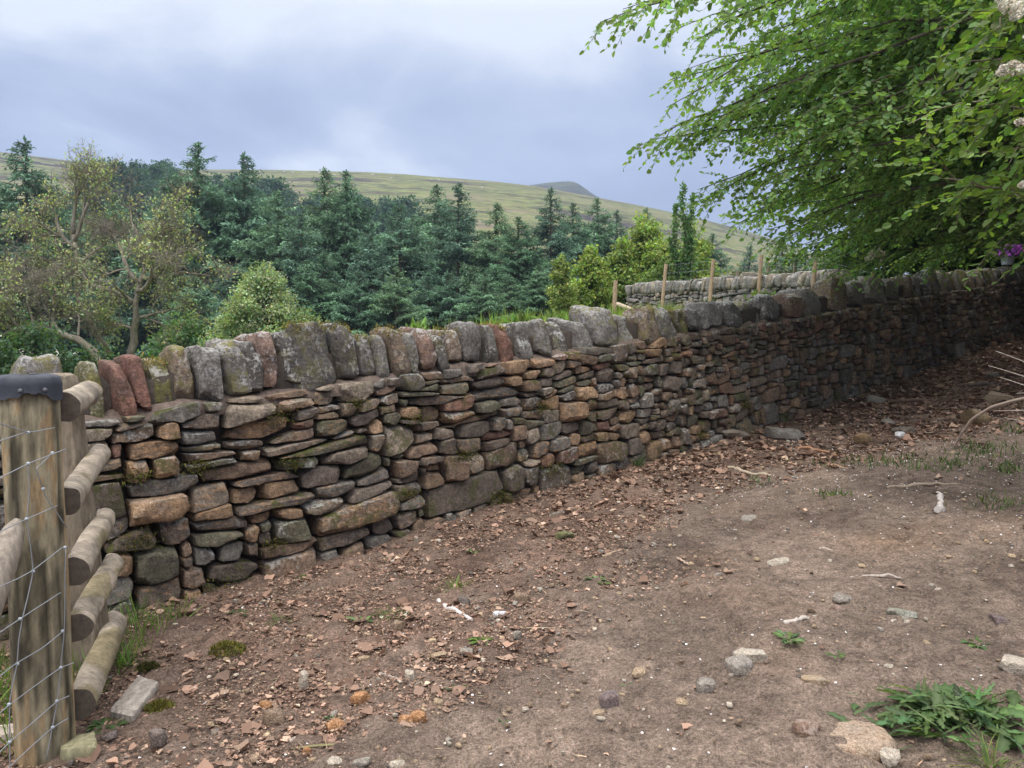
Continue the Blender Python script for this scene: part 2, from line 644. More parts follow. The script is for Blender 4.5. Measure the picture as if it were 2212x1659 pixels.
M_STONE = mat_stone('gritstone')
M_COPE = mat_stone('lichened_gritstone', (.38, .38, .355), (.10, .095, .028))
M_FARSTONE = mat_stone('pale_gritstone', scale=.7)
M_SOIL = mat_ground()
M_LITTER = mat_leaf('dead_leaf', .12, .8, .15, (1.2, 1.0, .8))
M_PETAL = mat_leaf('petal', .2, .7, .2, (1, 1, 1))
M_BEECH = mat_leaf('beech_leaf', .44, .5, .35, (1.55, 1.6, .6))
M_LEAF = mat_leaf('broad_leaf', .35, .6, .2, (1.5, 1.6, .5))
M_NEEDLE = mat_leaf('needle', .22, 1.0, .0, (1.1, 1.2, .8))
M_GRASS = mat_leaf('grass_blade', .35, .85, .1, (1.3, 1.4, .5))
M_MOSS = mat_leaf('moss_frond', .15, .95, .05, (1.1, 1.1, .6))
M_BARK = mat_bark('bark', (.045, .037, .03), (.12, .10, .08))
M_PALEBARK = mat_bark('pale_bark', (.13, .105, .075), (.30, .25, .19), mossy=.55)
M_CONBARK = mat_bark('conifer_bark', (.06, .042, .032), (.15, .105, .08), mossy=.1)
M_WOOD = mat_tint('weathered_wood', .9, .55, 9., .8, .008, (6, 6, 1.3))
M_TWIG = mat_tint('twig_wood', .85, .35, 60., .5, .003)
M_ROCK = mat_stone('loose_rock', scale=2.2, grime=.25)
M_EARTH = mat_tint('bedding_earth', .95, .5, 35., .8, .012)

# ---------------------------------------------------------------- ground and terrain
def ground_z(X, Y):
    t, q = tq(X, Y)
    z = base_z(t) + .015 * np.clip(q, 0, 8)
    z = z + .16 * sstep(1.3, 3.0, q) * sstep(.5, 5.0, t) - .05 * np.exp(-((q - .9) / .7) ** 2) * sstep(0, 3, t)
    z = z + .035 * fbm2(X, Y, .8, 2, 3) * sstep(.1, .8, q) + .014 * fbm2(X, Y, 3.1, 3, 9) + .012 * np.exp(-np.clip(q, 0, 9) / .18)
    # beyond the near stage everything falls in with the field
    return z


def gpt(x, y):
    """where the picture point x, y meets the ground"""
    d = ray(x, y)
    k = np.linspace(1.2, 40, 4000)
    z = EYE + d[2] * k - ground_z(d[0] * k, d[1] * k)
    i = int(np.argmax(z < 0))
    if z[i] >= 0:
        i = len(k) - 1
    return np.array([d[0] * k[i], d[1] * k[i], ground_z(np.array([d[0] * k[i]]), np.array([d[1] * k[i]]))[0]])


def px_size(P, w):
    """metres covered by w picture pixels at point P"""
    return w * P[1] / FPX


def gnd(X, Y):
    return float(ground_z(np.array([X]), np.array([Y]))[0])


tt = np.concatenate([np.arange(-9, -4.4, .12), np.arange(-4.4, 3, .028), np.arange(3, 8, .05), np.arange(8, 24, .16)])
qq = np.concatenate([np.arange(-.35, 4.6, .028), np.arange(4.6, 12, .2)])
T2, Q2 = np.meshgrid(tt, qq, indexing='ij')
gx, gy = XY(T2, Q2)
gz = ground_z(gx, gy)
clod = fbm2(gx, gy, 9., 3, 21)
gz = gz + .016 * clod + .012 * np.maximum(fbm2(gx, gy, 22., 2, 33), .1) + .012 * fbm2(gx, gy, 4.5, 2, 71)
nT, nQ = T2.shape
ii = np.arange(nT - 1)[:, None] * nQ + np.arange(nQ - 1)[None]
GF = np.stack([ii, ii + 1, ii + nQ + 1, ii + nQ], -1).reshape(-1, 4)[:, ::-1]
mb = MB()
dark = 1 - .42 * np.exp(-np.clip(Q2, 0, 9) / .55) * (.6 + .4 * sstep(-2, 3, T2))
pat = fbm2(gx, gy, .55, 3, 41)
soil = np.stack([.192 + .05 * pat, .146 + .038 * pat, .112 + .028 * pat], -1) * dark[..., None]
rusty = np.clip(fbm2(gx, gy, .9, 3, 77) - .35, 0, 1)[..., None]
soil = soil * (1 + rusty * np.array([.22, .08, -.06]))
hum = (sstep(.45, -.35, Q2 - (1.5 - .75 * sstep(-.8, 1.4, T2) + 1.1 * sstep(1.4, 4.4, T2) + 4.5 * sstep(5.5, 9, T2)) + .4 * fbm2(gx, gy, 1.1, 3, 91)) * (.55 + .3 * fbm2(gx, gy, 6., 2, 13)))[..., None]
soil = soil * (1 - hum) + hum * np.array([.150, .098, .072])
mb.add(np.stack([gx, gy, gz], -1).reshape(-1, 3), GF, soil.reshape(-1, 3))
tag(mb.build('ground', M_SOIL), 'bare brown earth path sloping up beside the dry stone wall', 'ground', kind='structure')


def field_z(X, Y):
    t, q = tq(X, Y)
    b = base_z(np.clip(t, -8, 12))
    high = 1.50 + .055 * (X - 0) + .028 * (Y - 8)
    low = b + .2 - .11 * np.clip(-q - .6, 0, 60)
    w = sstep(-2.5, -.3, X - .02 * (Y - 6))
    z = low + (high - low) * w
    z = z - .16 * np.clip(Y - 22, 0, 60)
    z = z + .05 * fbm2(X, Y, .9, 3, 61)
    return np.maximum(z, -8 + .02 * Y + .6 * fbm2(X, Y, .05, 2, 5))


def fgz(X, Y):
    return float(field_z(np.array([float(X)]), np.array([float(Y)]))[0])


fq = np.concatenate([np.arange(.42, 14, .16), np.arange(14, 70, 1.0), np.arange(70, 331, 10.)])
ft = np.concatenate([np.arange(-190, -12, 7.), np.arange(-12, 16, .2), np.arange(16, 260, 7.)])
T2, Q2 = np.meshgrid(ft, fq, indexing='ij')
fx, fy = XY(T2, -Q2)
fz = field_z(fx, fy)
nT, nQ = T2.shape
ii = np.arange(nT - 1)[:, None] * nQ + np.arange(nQ - 1)[None]
F = np.stack([ii, ii + 1, ii + nQ + 1, ii + nQ], -1).reshape(-1, 4)
mb = MB()
mb.add(np.stack([fx, fy, fz], -1).reshape(-1, 3), F)
M_FIELD = mat_grassland('rough_field', [(.3, (.07, .10, .025)), (.5, (.11, .15, .035)), (.7, (.17, .17, .06))], (.5, .5, .5), 6., .05)
tag(mb.build('field', M_FIELD), 'rough green field and valley floor behind the wall', 'field', kind='structure')

# the moor: a long slope whose skyline follows the photograph
ridge = [(-900, 250), (-300, 305), (0, 328), (100, 340), (240, 362), (420, 367), (600, 367), (760, 371), (900, 379), (1050, 391), (1150, 401), (1300, 428),
         (1450, 458), (1560, 484), (1650, 511), (1760, 547), (1900, 588), (2212, 640), (2700, 690), (3400, 700)]
rx = np.array([p[0] for p in ridge], float)
ry = np.array([p[1] for p in ridge], float)
us = np.linspace(-900, 3400, 240)
yy = np.interp(us, rx, ry)
k = np.exp(-.5 * (np.arange(-6, 7) / 2.2) ** 2)
yy = np.convolve(np.pad(yy, 6, mode='edge'), k / k.sum(), 'valid')
s = np.concatenate([np.linspace(0, 1, 46), np.linspace(1.05, 1.7, 9)])
HX = np.zeros((len(us), len(s), 3))
for i, (x, y) in enumerate(zip(us, yy)):
    d = ray(x, y)
    d = d / d[1]
    Yr = 520.0
    zr = EYE + d[2] * Yr
    r0 = 150.0
    Y = r0 + (Yr - r0) * s
    prof = np.where(s <= 1, (1 - np.cos(np.clip(s, 0, 1) * math.pi)) * .5 * .35 + .65 * np.clip(s, 0, 1) ** .9, 1 - .25 * (s - 1) ** 1.3)
    HX[i, :, 0] = d[0] * Y
    HX[i, :, 1] = Y
    HX[i, :, 2] = -7 + (zr + 7) * prof
HX[..., 2] += 1.6 * fbm2(HX[..., 0], HX[..., 1], .022, 3, 8) * np.clip(1.05 - np.abs(s - .5)[None] * 1.9, .12, 1)
nT, nQ = HX.shape[:2]
ii = np.arange(nT - 1)[:, None] * nQ + np.arange(nQ - 1)[None]
F = np.stack([ii, ii + 1, ii + nQ + 1, ii + nQ], -1).reshape(-1, 4)[:, ::-1]
M_MOOR = mat_grassland('moor', [(.40, (.040, .032, .024)), (.455, (.085, .072, .034)), (.49, (.100, .120, .033)), (.53, (.155, .168, .05)), (.57, (.135, .110, .060)), (.63, (.18, .16, .085))],
                       (.011, .045, .06), 9., 1.0)
mb = MB()
mb.add(HX.reshape(-1, 3), F)
tag(mb.build('moor_hill', M_MOOR), 'long green and brown moorland slope', 'hill', kind='structure')


def hill_pt(x, y):
    """a point on the moor seen at picture point x, y"""
    d = ray(x, y)
    d = d / d[1]
    i = int(np.argmin(np.abs(us - x)))
    col = HX[i]
    scr = (col[:46, 2] - EYE) / col[:46, 1]
    j = int(np.argmin(np.abs(scr - d[2])))
    return np.array([d[0] * col[j, 1], col[j, 1], col[j, 2]])


peak = [(900, 470), (1000, 432), (1100, 408), (1142, 400), (1180, 394), (1215, 391), (1235, 390), (1250, 395), (1272, 412), (1290, 424), (1320, 437), (1380, 452), (1500, 490), (1700, 560)]
px_, py_ = (np.array(a, float) for a in zip(*peak))
us2 = np.linspace(900, 1700, 120)
yy2 = np.interp(us2, px_, py_)
yy2 = np.convolve(np.pad(yy2, 2, mode='edge'), [.1, .25, .3, .25, .1], 'valid')
s2 = np.linspace(0, 1.6, 30)
PX = np.zeros((120, 30, 3))
for i, (x, y) in enumerate(zip(us2, yy2)):
    d = ray(x, y)
    d = d / d[1]
    Y = 640 + 160 * s2
    zr = EYE + d[2] * 800
    PX[i, :, 0], PX[i, :, 1] = d[0] * Y, Y
    PX[i, :, 2] = 40 + (zr - 40) * np.where(s2 <= 1, s2 ** .8, 1 - .5 * (s2 - 1))
PX[..., 2] += 5 * fbm2(PX[..., 0], PX[..., 1], .012, 3, 4) * np.clip(1 - s2, .06, 1)[None]
ii = np.arange(119)[:, None] * 30 + np.arange(29)[None]
F = np.stack([ii, ii + 1, ii + 31, ii + 30], -1).reshape(-1, 4)[:, ::-1]
M_PEAK = mat_grassland('dark_moor', [(.35, (.030, .032, .026)), (.5, (.055, .06, .03)), (.65, (.10, .115, .04))], (.006, .012, .02), 8., 2.)
mb = MB()
mb.add(PX.reshape(-1, 3), F)
tag(mb.build('peak', M_PEAK), 'dark rounded summit rising behind the moor', 'hill', kind='structure')

# dark field wall crossing the moor on the left
mb = MB()
hw = [(-200, 298), (-60, 322), (0, 336), (60, 346), (120, 355), (180, 361), (240, 368), (300, 372)]
P = np.array([hill_pt(x, y + 6) for x, y in hw])
Pi = np.stack([np.interp(np.linspace(0, 1, 60), np.linspace(0, 1, len(P)), P[:, a]) for a in range(3)], 1)
w_ = np.array([.5, .5, 0])
sec = [np.array([0, -.5, -1.5]), np.array([0, -.35, 1.3]), np.array([0, .35, 1.3]), np.array([0, .5, -1.5])]
V = np.stack([Pi + a for a in sec], 1)
V[:, 1:3, 2] += .25 * rng.normal(size=(60, 1))
i = np.arange(59)[:, None] * 4
j = np.arange(3)[None]
mb.add(V.reshape(-1, 3), np.stack([i + j, i + 4 + j, i + 5 + j, i + 1 + j], -1).reshape(-1, 4), (.06, .055, .05))
tag(mb.build('field_wall', M_FARSTONE), 'thin dark field wall crossing the moor at the left', 'wall')

# ---------------------------------------------------------------- dry stone walls
PAL = [((.120, .096, .076), 24), ((.180, .125, .085), 22), ((.28, .185, .11), 13), ((.185, .105, .076), 5), ((.150, .138, .118), 16), ((.105, .100, .066), 10), ((.22, .18, .135), 12)]
PALC = np.array([p[0] for p in PAL])
PALW = np.array([p[1] for p in PAL], float)
PALW /= PALW.sum()


def pack(t0, t1, hfun, wfun, hsfun, rg, step=.01, tol=.012):
    """dry stone packing: always build on the lowest place of the course line. Returns (ta, tb, bl, br, tl, tr)"""
    N = int((t1 - t0) / step)
    ts = t0 + (np.arange(N) + .5) * step
    H = hfun(ts)
    sky = np.zeros(N)
    done = np.zeros(N, bool)
    outl = []
    while True:
        rel = np.where(done, 9., sky / H)
        i = int(np.argmin(rel))
        if rel[i] > .985:
            break
        lv = sky[i]
        a = i
        while a > 0 and abs(sky[a - 1] - sky[a]) < tol * 2 and abs(sky[a - 1] - lv) < tol * 2.8 and not done[a - 1]:
            a -= 1
        b = i
        while b < N - 1 and abs(sky[b + 1] - sky[b]) < tol * 2 and abs(sky[b + 1] - lv) < tol * 2.8 and not done[b + 1]:
            b += 1
        L = (b - a + 1) * step
        tm = ts[(a + b) // 2]
        fr = lv / H[i]
        big = rg.random() < .10 * (1 - fr) + .03
        h = hsfun(tm, fr) * math.exp(rg.normal(0, .28)) * (1.9 if big else 1)
        w = wfun(tm, fr) * math.exp(rg.normal(0, .36)) * (1.25 if big else 1)
        w = max(w, h * .9)
        if L < w * 1.4:
            w = L
            aa, bb = a, b
        else:
            nw = int(w / step)
            left = (a == 0 or sky[a - 1] > lv + tol) if rg.random() < .75 else rg.random() < .5
            if left:
                aa, bb = a, a + nw - 1
            else:
                aa, bb = b - nw + 1, b
            aa = max(aa, a)
            bb = min(bb, b)
        dl = sky[aa - 1] - lv if aa > 0 else 9
        dr = sky[bb + 1] - lv if bb < N - 1 else 9
        for d in ((dl, dr) if rg.random() < .5 else (dr, dl)):
            if .55 * h < d < 1.6 * h and rg.random() < .6:
                h = d + rg.normal(0, .004)
                break
        W_ = (bb - aa + 1) * step
        if W_ < .05:
            c = [d for d in (dl, dr) if .02 < d < .3]
            h = min(c) if c else .05
        h = min(max(h, .025), W_ * (.8 if tm < 1 else 1.4) + .025)
        rem = H[(aa + bb) // 2] - lv
        if h > rem - .035:
            h = max(rem, .02)
        bl, br = sky[aa], sky[bb]
        under = sky[aa:bb + 1].copy()
        tilt = rg.normal(0, .06) * min(W_, .25)
        mid = max((bl + br) / 2 + h, under.max() + .02)
        tl, tr = mid - tilt, mid + tilt
        outl.append((ts[aa] - step / 2, ts[bb] + step / 2, bl, br, tl, tr, under))
        sky[aa:bb + 1] = np.linspace(tl, tr, bb - aa + 1)
        done[aa:bb + 1] = sky[aa:bb + 1] >= H[aa:bb + 1] * .985
    return outl


def face_stone(mb, st, place, rg, res, gap=.005, depth=.12, pal=True, dim=1.0):
    ta, tb, bl, br, tl, tr, under = st
    w, h = tb - ta, (tl + tr - bl - br) / 2
    q, F = rock(rg, res, rg.uniform(9, 30), int(rg.integers(6, 13)), (.86, 1.12))
    gp = gap * rg.uniform(.5, 1.5)
    u, v = (q[:, 0] + 1) / 2, (q[:, 2] + 1) / 2
    jx = rg.normal(0, .06, 4) * min(w, .3)
    xl = (ta + gp + abs(jx[0]) * (1 - v) + abs(jx[1]) * v)
    xr = (tb - gp - abs(jx[2]) * (1 - v) - abs(jx[3]) * v)
    t = xl + (xr - xl) * u
    zb = np.interp(t, np.linspace(ta, tb, len(under)), under) + gp * .5 + abs(rg.normal(0, .003)) * np.abs(2 * u - 1)
    zt = tl + (tr - tl) * u - gp * .6 - abs(rg.normal(0, .010)) * min(1, w) * np.abs(2 * u - 1 + rg.normal(0, .3)) ** 2
    z = zb + (zt - zb) * v
    pro = rg.normal(0, .018) + .012 * (h > .14)
    lean = rg.normal(0, .05)
    b = depth * (q[:, 1] + 1) + .095 * z - pro + lean * (z - zb.mean()) + rg.normal(0, .06) * (t - (ta + tb) / 2)
    L = np.stack([t, b, z], -1)
    m = min(w, h, .16)
    cen = np.array([(ta + tb) / 2, b.mean() + .02, (zb.mean() + zt.mean()) / 2])
    L = roughen(L, cen, m * .05, 1.1 / m, int(rg.integers(1e6)))
    L = roughen(L, cen, m * .035, 3.4 / m, int(rg.integers(1e6)))
    col = PALC[rg.choice(len(PALC), p=PALW)] * math.exp(rg.normal(0, .16)) * dim
    mix = (max(0, rg.normal(.05, .3)), rg.choice([0, .3, 1.0], p=[.55, .2, .25]), max(0, rg.normal(.3, .4)))
    mb.add(place(L), F, col, np.clip(mix, 0, 1))


def place_main(L):
    x, y = XY(L[:, 0], -L[:, 1])
    return np.stack([x, y, L[:, 2] + base_z(L[:, 0]) - .02], -1)


WT0, WT1 = -4.62, 17.0


def body_h(t):
    return np.clip(body_z(t) - base_z(t) + .02, .55, 1.6)


def w_of(t, f):
    k = float(sstep(-.8, 2.2, np.array(t)))
    return (.30 - .05 * f) * (1 - k) + k * (.165 - .015 * f)


def h_of(t, f):
    k = float(sstep(-.8, 2.2, np.array(t)))
    return (.115 - .05 * f) * (1 - k) + k * (.088 - .02 * f)


wx, wy = XY(-4.0, 0)
wall = empty('dry_stone_wall', (wx, wy, base_z(-4.0)), 'long brown dry stone wall with upright lichened coping stones beside the earth path', 'wall')
stones = pack(WT0, WT1, body_h, w_of, h_of, np.random.default_rng(11))


def seen_area(st):
    t = (st[0] + st[1]) / 2
    x, y = XY(t, 0)
    if x / y < -.64 or x / y > .68:
        return 0
    return (st[1] - st[0]) * (st[4] + st[5] - st[2] - st[3]) / (x * x + y * y)


stones.sort(key=seen_area, reverse=True)
rg = np.random.default_rng(5)
rest = MB()
for n, st in enumerate(stones):
    near = st[0] < 5
    t = st[0]
    res = (11, 5, 8) if n < 100 else ((9, 4, 6) if t < 3 else (6, 4, 5) if t < 9 else (4, 3, 3))
    if n < 100:
        m1 = MB()
        face_stone(m1, st, place_main, rg, res)
        m1.build('face_stone', M_STONE, wall, True, 27)
    else:
        face_stone(rest, st, place_main, rg, res)
o = rest.build('stonework', M_STONE, wall, True, 27)
o['kind'] = 'stuff'
# dark hearting behind the face stones, and the back of the wall
mb = MB()
ts = np.arange(WT0, WT1 + .01, .1)
prof = []
for (b, zf) in ((.13, 0), (.22, 1), (.52, 1), (.62, 0)):
    x, y = XY(ts, -b)
    z = base_z(ts) - .25 if zf == 0 else base_z(ts) + body_h(ts) - .05
    prof.append(np.stack([x, y, z], -1))
V = np.stack(prof, 1)
n = len(ts)
i = np.arange(n - 1)[:, None] * 4
j = np.arange(3)[None]
F = np.stack([i + j, i + 1 + j, i + 5 + j, i + 4 + j], -1).reshape(-1, 4)
mb.add(V.reshape(-1, 3), [F, np.array([[0, 3, 2, 1], [4 * n - 4, 4 * n - 3, 4 * n - 2, 4 * n - 1]])], (.03, .025, .02))
mb.build('hearting', M_EARTH, wall, False)
# earth bedding under the copes
mb = MB()
ts = np.arange(WT0, WT1, .035)
rows = []
for (b, dz) in ((.155, -.06), (.165, .0), (.20, .03), (.27, .045), (.42, .05), (.56, -.02)):
    x, y = XY(ts, -(b + .02 * fbm2(ts * 5, ts * 0 + b * 9, 1., 3, 3)))
    rows.append(np.stack([x, y, base_z(ts) + body_h(ts) - .03 + dz + .022 * fbm2(ts * 7, ts * 0 + b * 30, 1., 3, 6)], -1))
V = np.stack(rows, 1)
n = len(ts)
i = np.arange(n - 1)[:, None] * 6
j = np.arange(5)[None]
mb.add(V.reshape(-1, 3), np.stack([i + j, i + 1 + j, i + 7 + j, i + 6 + j], -1).reshape(-1, 4)[:, ::-1], (.13, .10, .08))
mb.build('earth_bedding', M_EARTH, wall)
# dark filler added between the copes to paint the shade of their gaps
mb = MB()
ts = np.arange(-4.0, 16.6, .05)
rows = []
for (b, f) in ((.24, -.1), (.25, .62), (.40, .66), (.5, -.1)):
    x, y = XY(ts, -(b + .03 * fbm2(ts * 8, ts * 0 + b, 1., 2, 3)))
    rows.append(np.stack([x, y, body_z(ts) + (top_z(ts) - body_z(ts)) * (f + .10 * fbm2(ts * 11, ts * 0 + b * 7, 1., 2, 5))], -1))
V = np.stack(rows, 1)
n = len(ts)
i = np.arange(n - 1)[:, None] * 4
j = np.arange(3)[None]
mb.add(V.reshape(-1, 3), [np.stack([i + j, i + 1 + j, i + 5 + j, i + 4 + j], -1).reshape(-1, 4), np.array([[0, 3, 2, 1], [4 * n - 4, 4 * n - 3, 4 * n - 2, 4 * n - 1]])], (.05, .04, .032))
mb.build('cope_gap_shade', M_EARTH, wall)

# coping stones: picture x of left edge, right edge, top y, bottom y, colour, lean
GREY, DGREY, TAN, RED, OLIVE, PINK = (.165, .158, .142), (.100, .097, .088), (.19, .15, .11), (.165, .085, .064), (.12, .115, .055), (.19, .128, .10)
cope = [(8, 186, 770, 935, GREY, 0), (188, 241, 786, 912, OLIVE, .02), (238, 306, 784, 908, RED, .11), (282, 340, 770, 890, RED, .10), (328, 396, 776, 880, OLIVE, .03),
        (372, 440, 752, 872, TAN, .05), (428, 492, 754, 868, GREY, .04), (470, 560, 742, 858, GREY, .12), (522, 586, 738, 848, DGREY, .05), (550, 622, 720, 840, PINK, .08),
        (606, 676, 725, 836, DGREY, .15), (640, 742, 706, 838, DGREY, .04), (732, 795, 703, 818, DGREY, .10), (783, 832, 727, 808, DGREY, .02), (812, 864, 725, 816, GREY, .06),
        (838, 896, 710, 812, TAN, .16), (876, 922, 718, 808, GREY, .08), (906, 956, 710, 797, PINK, .02), (940, 982, 720, 806, DGREY, .05), (966, 1010, 714, 778, TAN, .02),
        (1000, 1058, 700, 782, GREY, .02), (1054, 1088, 708, 780, DGREY, .03), (1084, 1124, 702, 782, RED, .02), (1120, 1166, 697, 776, GREY, .05), (1158, 1212, 694, 768, GREY, .08),
        (1204, 1252, 697, 772, DGREY, .05), (1246, 1298, 690, 765, GREY, .10), (1280, 1352, 662, 748, GREY, .12), (1345, 1392, 676, 748, GREY, .12), (1384, 1438, 664, 740, TAN, .02),
        (1420, 1474, 668, 732, GREY, .02), (1466, 1504, 672, 722, OLIVE, .06), (1498, 1526, 668, 712, DGREY, .0), (1522, 1580, 655, 712, GREY, -.05), (1570, 1625, 652, 706, DGREY, .08),
        (1615, 1668, 650, 700, GREY, .1), (1655, 1705, 643, 690, GREY, .05), (1700, 1752, 634, 684, PINK, .06), (1745, 1795, 628, 676, GREY, .05), (1788, 1850, 604, 670, TAN, .02),
        (1840, 1880, 612, 660, GREY, 0), (1874, 1930, 600, 655, GREY, .05), (1920, 1965, 602, 648, DGREY, .03)]
MOSSTOP = {4, 11, 12, 13, 15, 19, 22, 29, 31}
rg = np.random.default_rng(23)
copes = []
for (xa, xb, yt, yb, c, ln) in cope:
    ta, _ = wall_at(xa, yb - 40, .14)
    tb, _ = wall_at(xb, yb - 40, .14)
    tm = (ta + tb) / 2
    _, zt = wall_at((xa + xb) / 2, yt, .24)
    _, zb = wall_at((xa + xb) / 2, yb, .13)
    copes.append([ta, tb, zb - .015, zt, c, ln])
t = copes[-1][1]
while t < WT1 - .3 and len(copes) < 98:
    w = rg.uniform(.11, .26)
    c = (GREY, DGREY, TAN, DGREY, OLIVE)[int(rg.integers(5))]
    zt = top_z(t + w / 2) + rg.normal(0, .035)
    copes.append([t, t + w + .01, body_z(t + w / 2) - .02, max(zt, body_z(t + w / 2) + .16), c, rg.normal(.05, .06)])
    t += w
t = copes[0][0]
copes.append([t - .5, t + .02, body_z(t) - .02, top_z(t) - .02, GREY, .05])


def moss_on(V, Nz, parent, n, rg, col=(.20, .17, .05), ln=.03):
    """a fuzzy cushion of fronds on the chosen points"""
    mb2 = MB()
    idx = rg.integers(0, len(V), n)
    P = V[idx] + rg.normal(0, .012, (n, 3))
    D = rg.normal(0, .8, (n, 3)) + np.array([0, -.2, .8])
    leaves(mb2, P, D, rg.normal(size=(n, 3)), rg.uniform(.5, 1.2, n) * ln, .22, shades(n, col, .3, rg), 0, 'diamond')
    return mb2.build('moss', M_MOSS, parent, False)


for ci, (ta, tb, zb, zt, c, ln) in enumerate(copes):
    far = ta > 4
    sh_ = min(abs(ln) * (zt - zb), .6 * (tb - ta)) * .5 * .9
    ta, tb = ta + sh_, tb - sh_
    if ci not in (0, 11):
        kk = .5 * (tb - ta) * (.18 if ci < 14 else .27 if ci < 43 else .1)
        ta, tb = ta + kk, tb - kk
    q, F = rock(rg, (12, 12, 14) if not far else (6, 6, 7), rg.uniform(5.0, 9.0), int(rg.integers(7, 13)), (.82, 1.06), False)
    u, v = q[:, 0], (q[:, 2] + 1) / 2
    w, h = tb - ta, zt - zb
    tp = rg.uniform(.0, .42)
    dep = rg.uniform(.17, .22)
    t = (ta + tb) / 2 + u * w * .5 * (1.0 - tp * v) - ln * h * (v - .5)
    b = .15 + dep + q[:, 1] * dep * (1 - .12 * v) + rg.normal(0, .024) + .05 * v
    z = zb + h * v * (1 - .12 * np.clip(q[:, 1] * rg.normal(.2, .5), -.6, 1)) 
    L = np.stack([t, b, z], -1)
    m = min(w, .2)
    L = roughen(L, L.mean(0), m * .15, .75 / m, int(rg.integers(1e6)))
    L = roughen(L, L.mean(0), m * .07, 2.6 / m, int(rg.integers(1e6)))
    x, y = XY(L[:, 0], -L[:, 1])
    V = np.stack([x, y, L[:, 2]], -1)
    red = c in (RED,)
    mix = (0.05 if red else rg.uniform(.3, .9), (.9 if c == OLIVE else rg.choice([.0, .45, .9])) if not red else .1, .3 if c in (TAN, PINK) else .1)
    mb = MB()
    mb.add(V, F, np.array(c) * math.exp(rg.normal(0, .1)), mix)
    o = mb.build('coping_stone', M_COPE, wall, True, 28)
    if ci in MOSSTOP:
        sel = V[(L[:, 2] > zt - .05 - .02 * (ci == 31)) & (q[:, 1] < .7)]
        if len(sel):
            moss_on(sel, None, o, 260, rg)

# fuzzy moss cushions on the face: each on one ledge of the wall face
rgm = np.random.default_rng(31)
mb = MB()
for (x, y, w, n) in [(435, 1010, 55, 240), (300, 1030, 50, 200), (300, 1165, 70, 260), (585, 1175, 45, 200), (610, 900, 60, 200), (880, 1065, 40, 260), (1075, 1075, 70, 420), (1000, 985, 60, 300),
                     (1190, 1010, 55, 300), (900, 905, 45, 200), (780, 870, 40, 160), (1510, 935, 40, 200), (1175, 880, 50, 250), (1610, 875, 45, 240), (1690, 905, 55, 260), (480, 1275, 130, 520), (640, 1000, 40, 200)]:
    t, z = wall_at(x, y, .03)
    w = w * math.hypot(*XY(t, 0)) / FPX
    tt_ = t + rgm.normal(0, .33, n) * w
    zz_ = z + rgm.normal(0, .16, n) * w
    X_, Y_ = XY(tt_, .0 - .095 * (zz_ - base_z(tt_)) + .012)
    P = np.stack([X_, Y_, zz_], -1)
    D = rgm.normal(0, .6, (n, 3)) + np.array([NX, NY, -.35])
    leaves(mb, P, D, rgm.normal(size=(n, 3)), rgm.uniform(.012, .035, n), .22, shades(n, (.075, .075, .02), .35, rgm), 0, 'diamond')
o = mb.build('moss_cover', M_MOSS, wall, False)
o['kind'] = 'stuff'

# second wall across the field
A2 = at(1343, 660, 20.0)[:2]
B2 = np.array(XY(8.95, -1.9))
d2 = (B2 - A2) / np.linalg.norm(B2 - A2)
n2 = np.array([d2[1], -d2[0]])
len2 = float(np.linalg.norm(B2 - A2))
if n2 @ (-A2) < 0:
    n2 = -n2
tops2 = [(1343, 616), (1500, 603), (1600, 597), (1680, 591), (1750, 586), (1850, 583), (1960, 578)]


def top2(s):
    o_ = []
    for x, y in tops2:
        d = ray(x, y)
        # intersect with the vertical plane of the second wall
        k = (A2[0] * n2[0] + A2[1] * n2[1]) / (d[0] * n2[0] + d[1] * n2[1])
        p = d[:2] * k
        o_.append(((p - A2) @ d2, EYE + d[2] * k))
    o_ = np.array(o_)
    return np.interp(s, o_[:, 0], o_[:, 1])


W2H = 1.25


def place2(L):
    p = A2[None] + d2[None] * L[:, [0]] - n2[None] * L[:, [1]]
    return np.concatenate([p, (top2(L[:, 0]) - W2H - .26 + L[:, 2])[:, None]], 1)


wall2 = empty('dry_stone_wall', (A2[0], A2[1], top2(0) - 1.5), 'pale grey dry stone wall crossing the field behind the row of thin posts', 'wall')
st2 = pack(0, len2, lambda t: np.full(np.shape(t), W2H), lambda t, f: .30 - .08 * f, lambda t, f: .125 - .045 * f, np.random.default_rng(3), .02, .015)
mb = MB()
rg = np.random.default_rng(6)
PALC_, PALW_ = PALC, PALW
PALC = np.array([(.30, .285, .255), (.22, .21, .19), (.34, .30, .245), (.26, .225, .18), (.17, .16, .145)])
PALW = np.array([.3, .25, .15, .15, .15])
for st in st2:
    face_stone(mb, st, place2, rg, (5, 3, 4), .008, .12)
PALC, PALW = PALC_, PALW_
o = mb.build('stonework', M_FARSTONE, wall2, True, 40)
o['kind'] = 'stuff'
mb = MB()
ss = np.linspace(0, len2, 30)
V = np.stack([place2(np.stack([ss, np.full(30, b), np.full(30, z)], -1)) for b, z in ((.14, -.3), (.2, W2H), (.5, W2H), (.6, -.3))], 1)
i = np.arange(29)[:, None] * 4
j = np.arange(3)[None]
mb.add(V.reshape(-1, 3), [np.stack([i + j, i + 1 + j, i + 5 + j, i + 4 + j], -1).reshape(-1, 4), np.array([[0, 3, 2, 1]])], (.035, .03, .026))
mb.build('hearting', M_EARTH, wall2, False)
s_ = 0.0
nc = 0
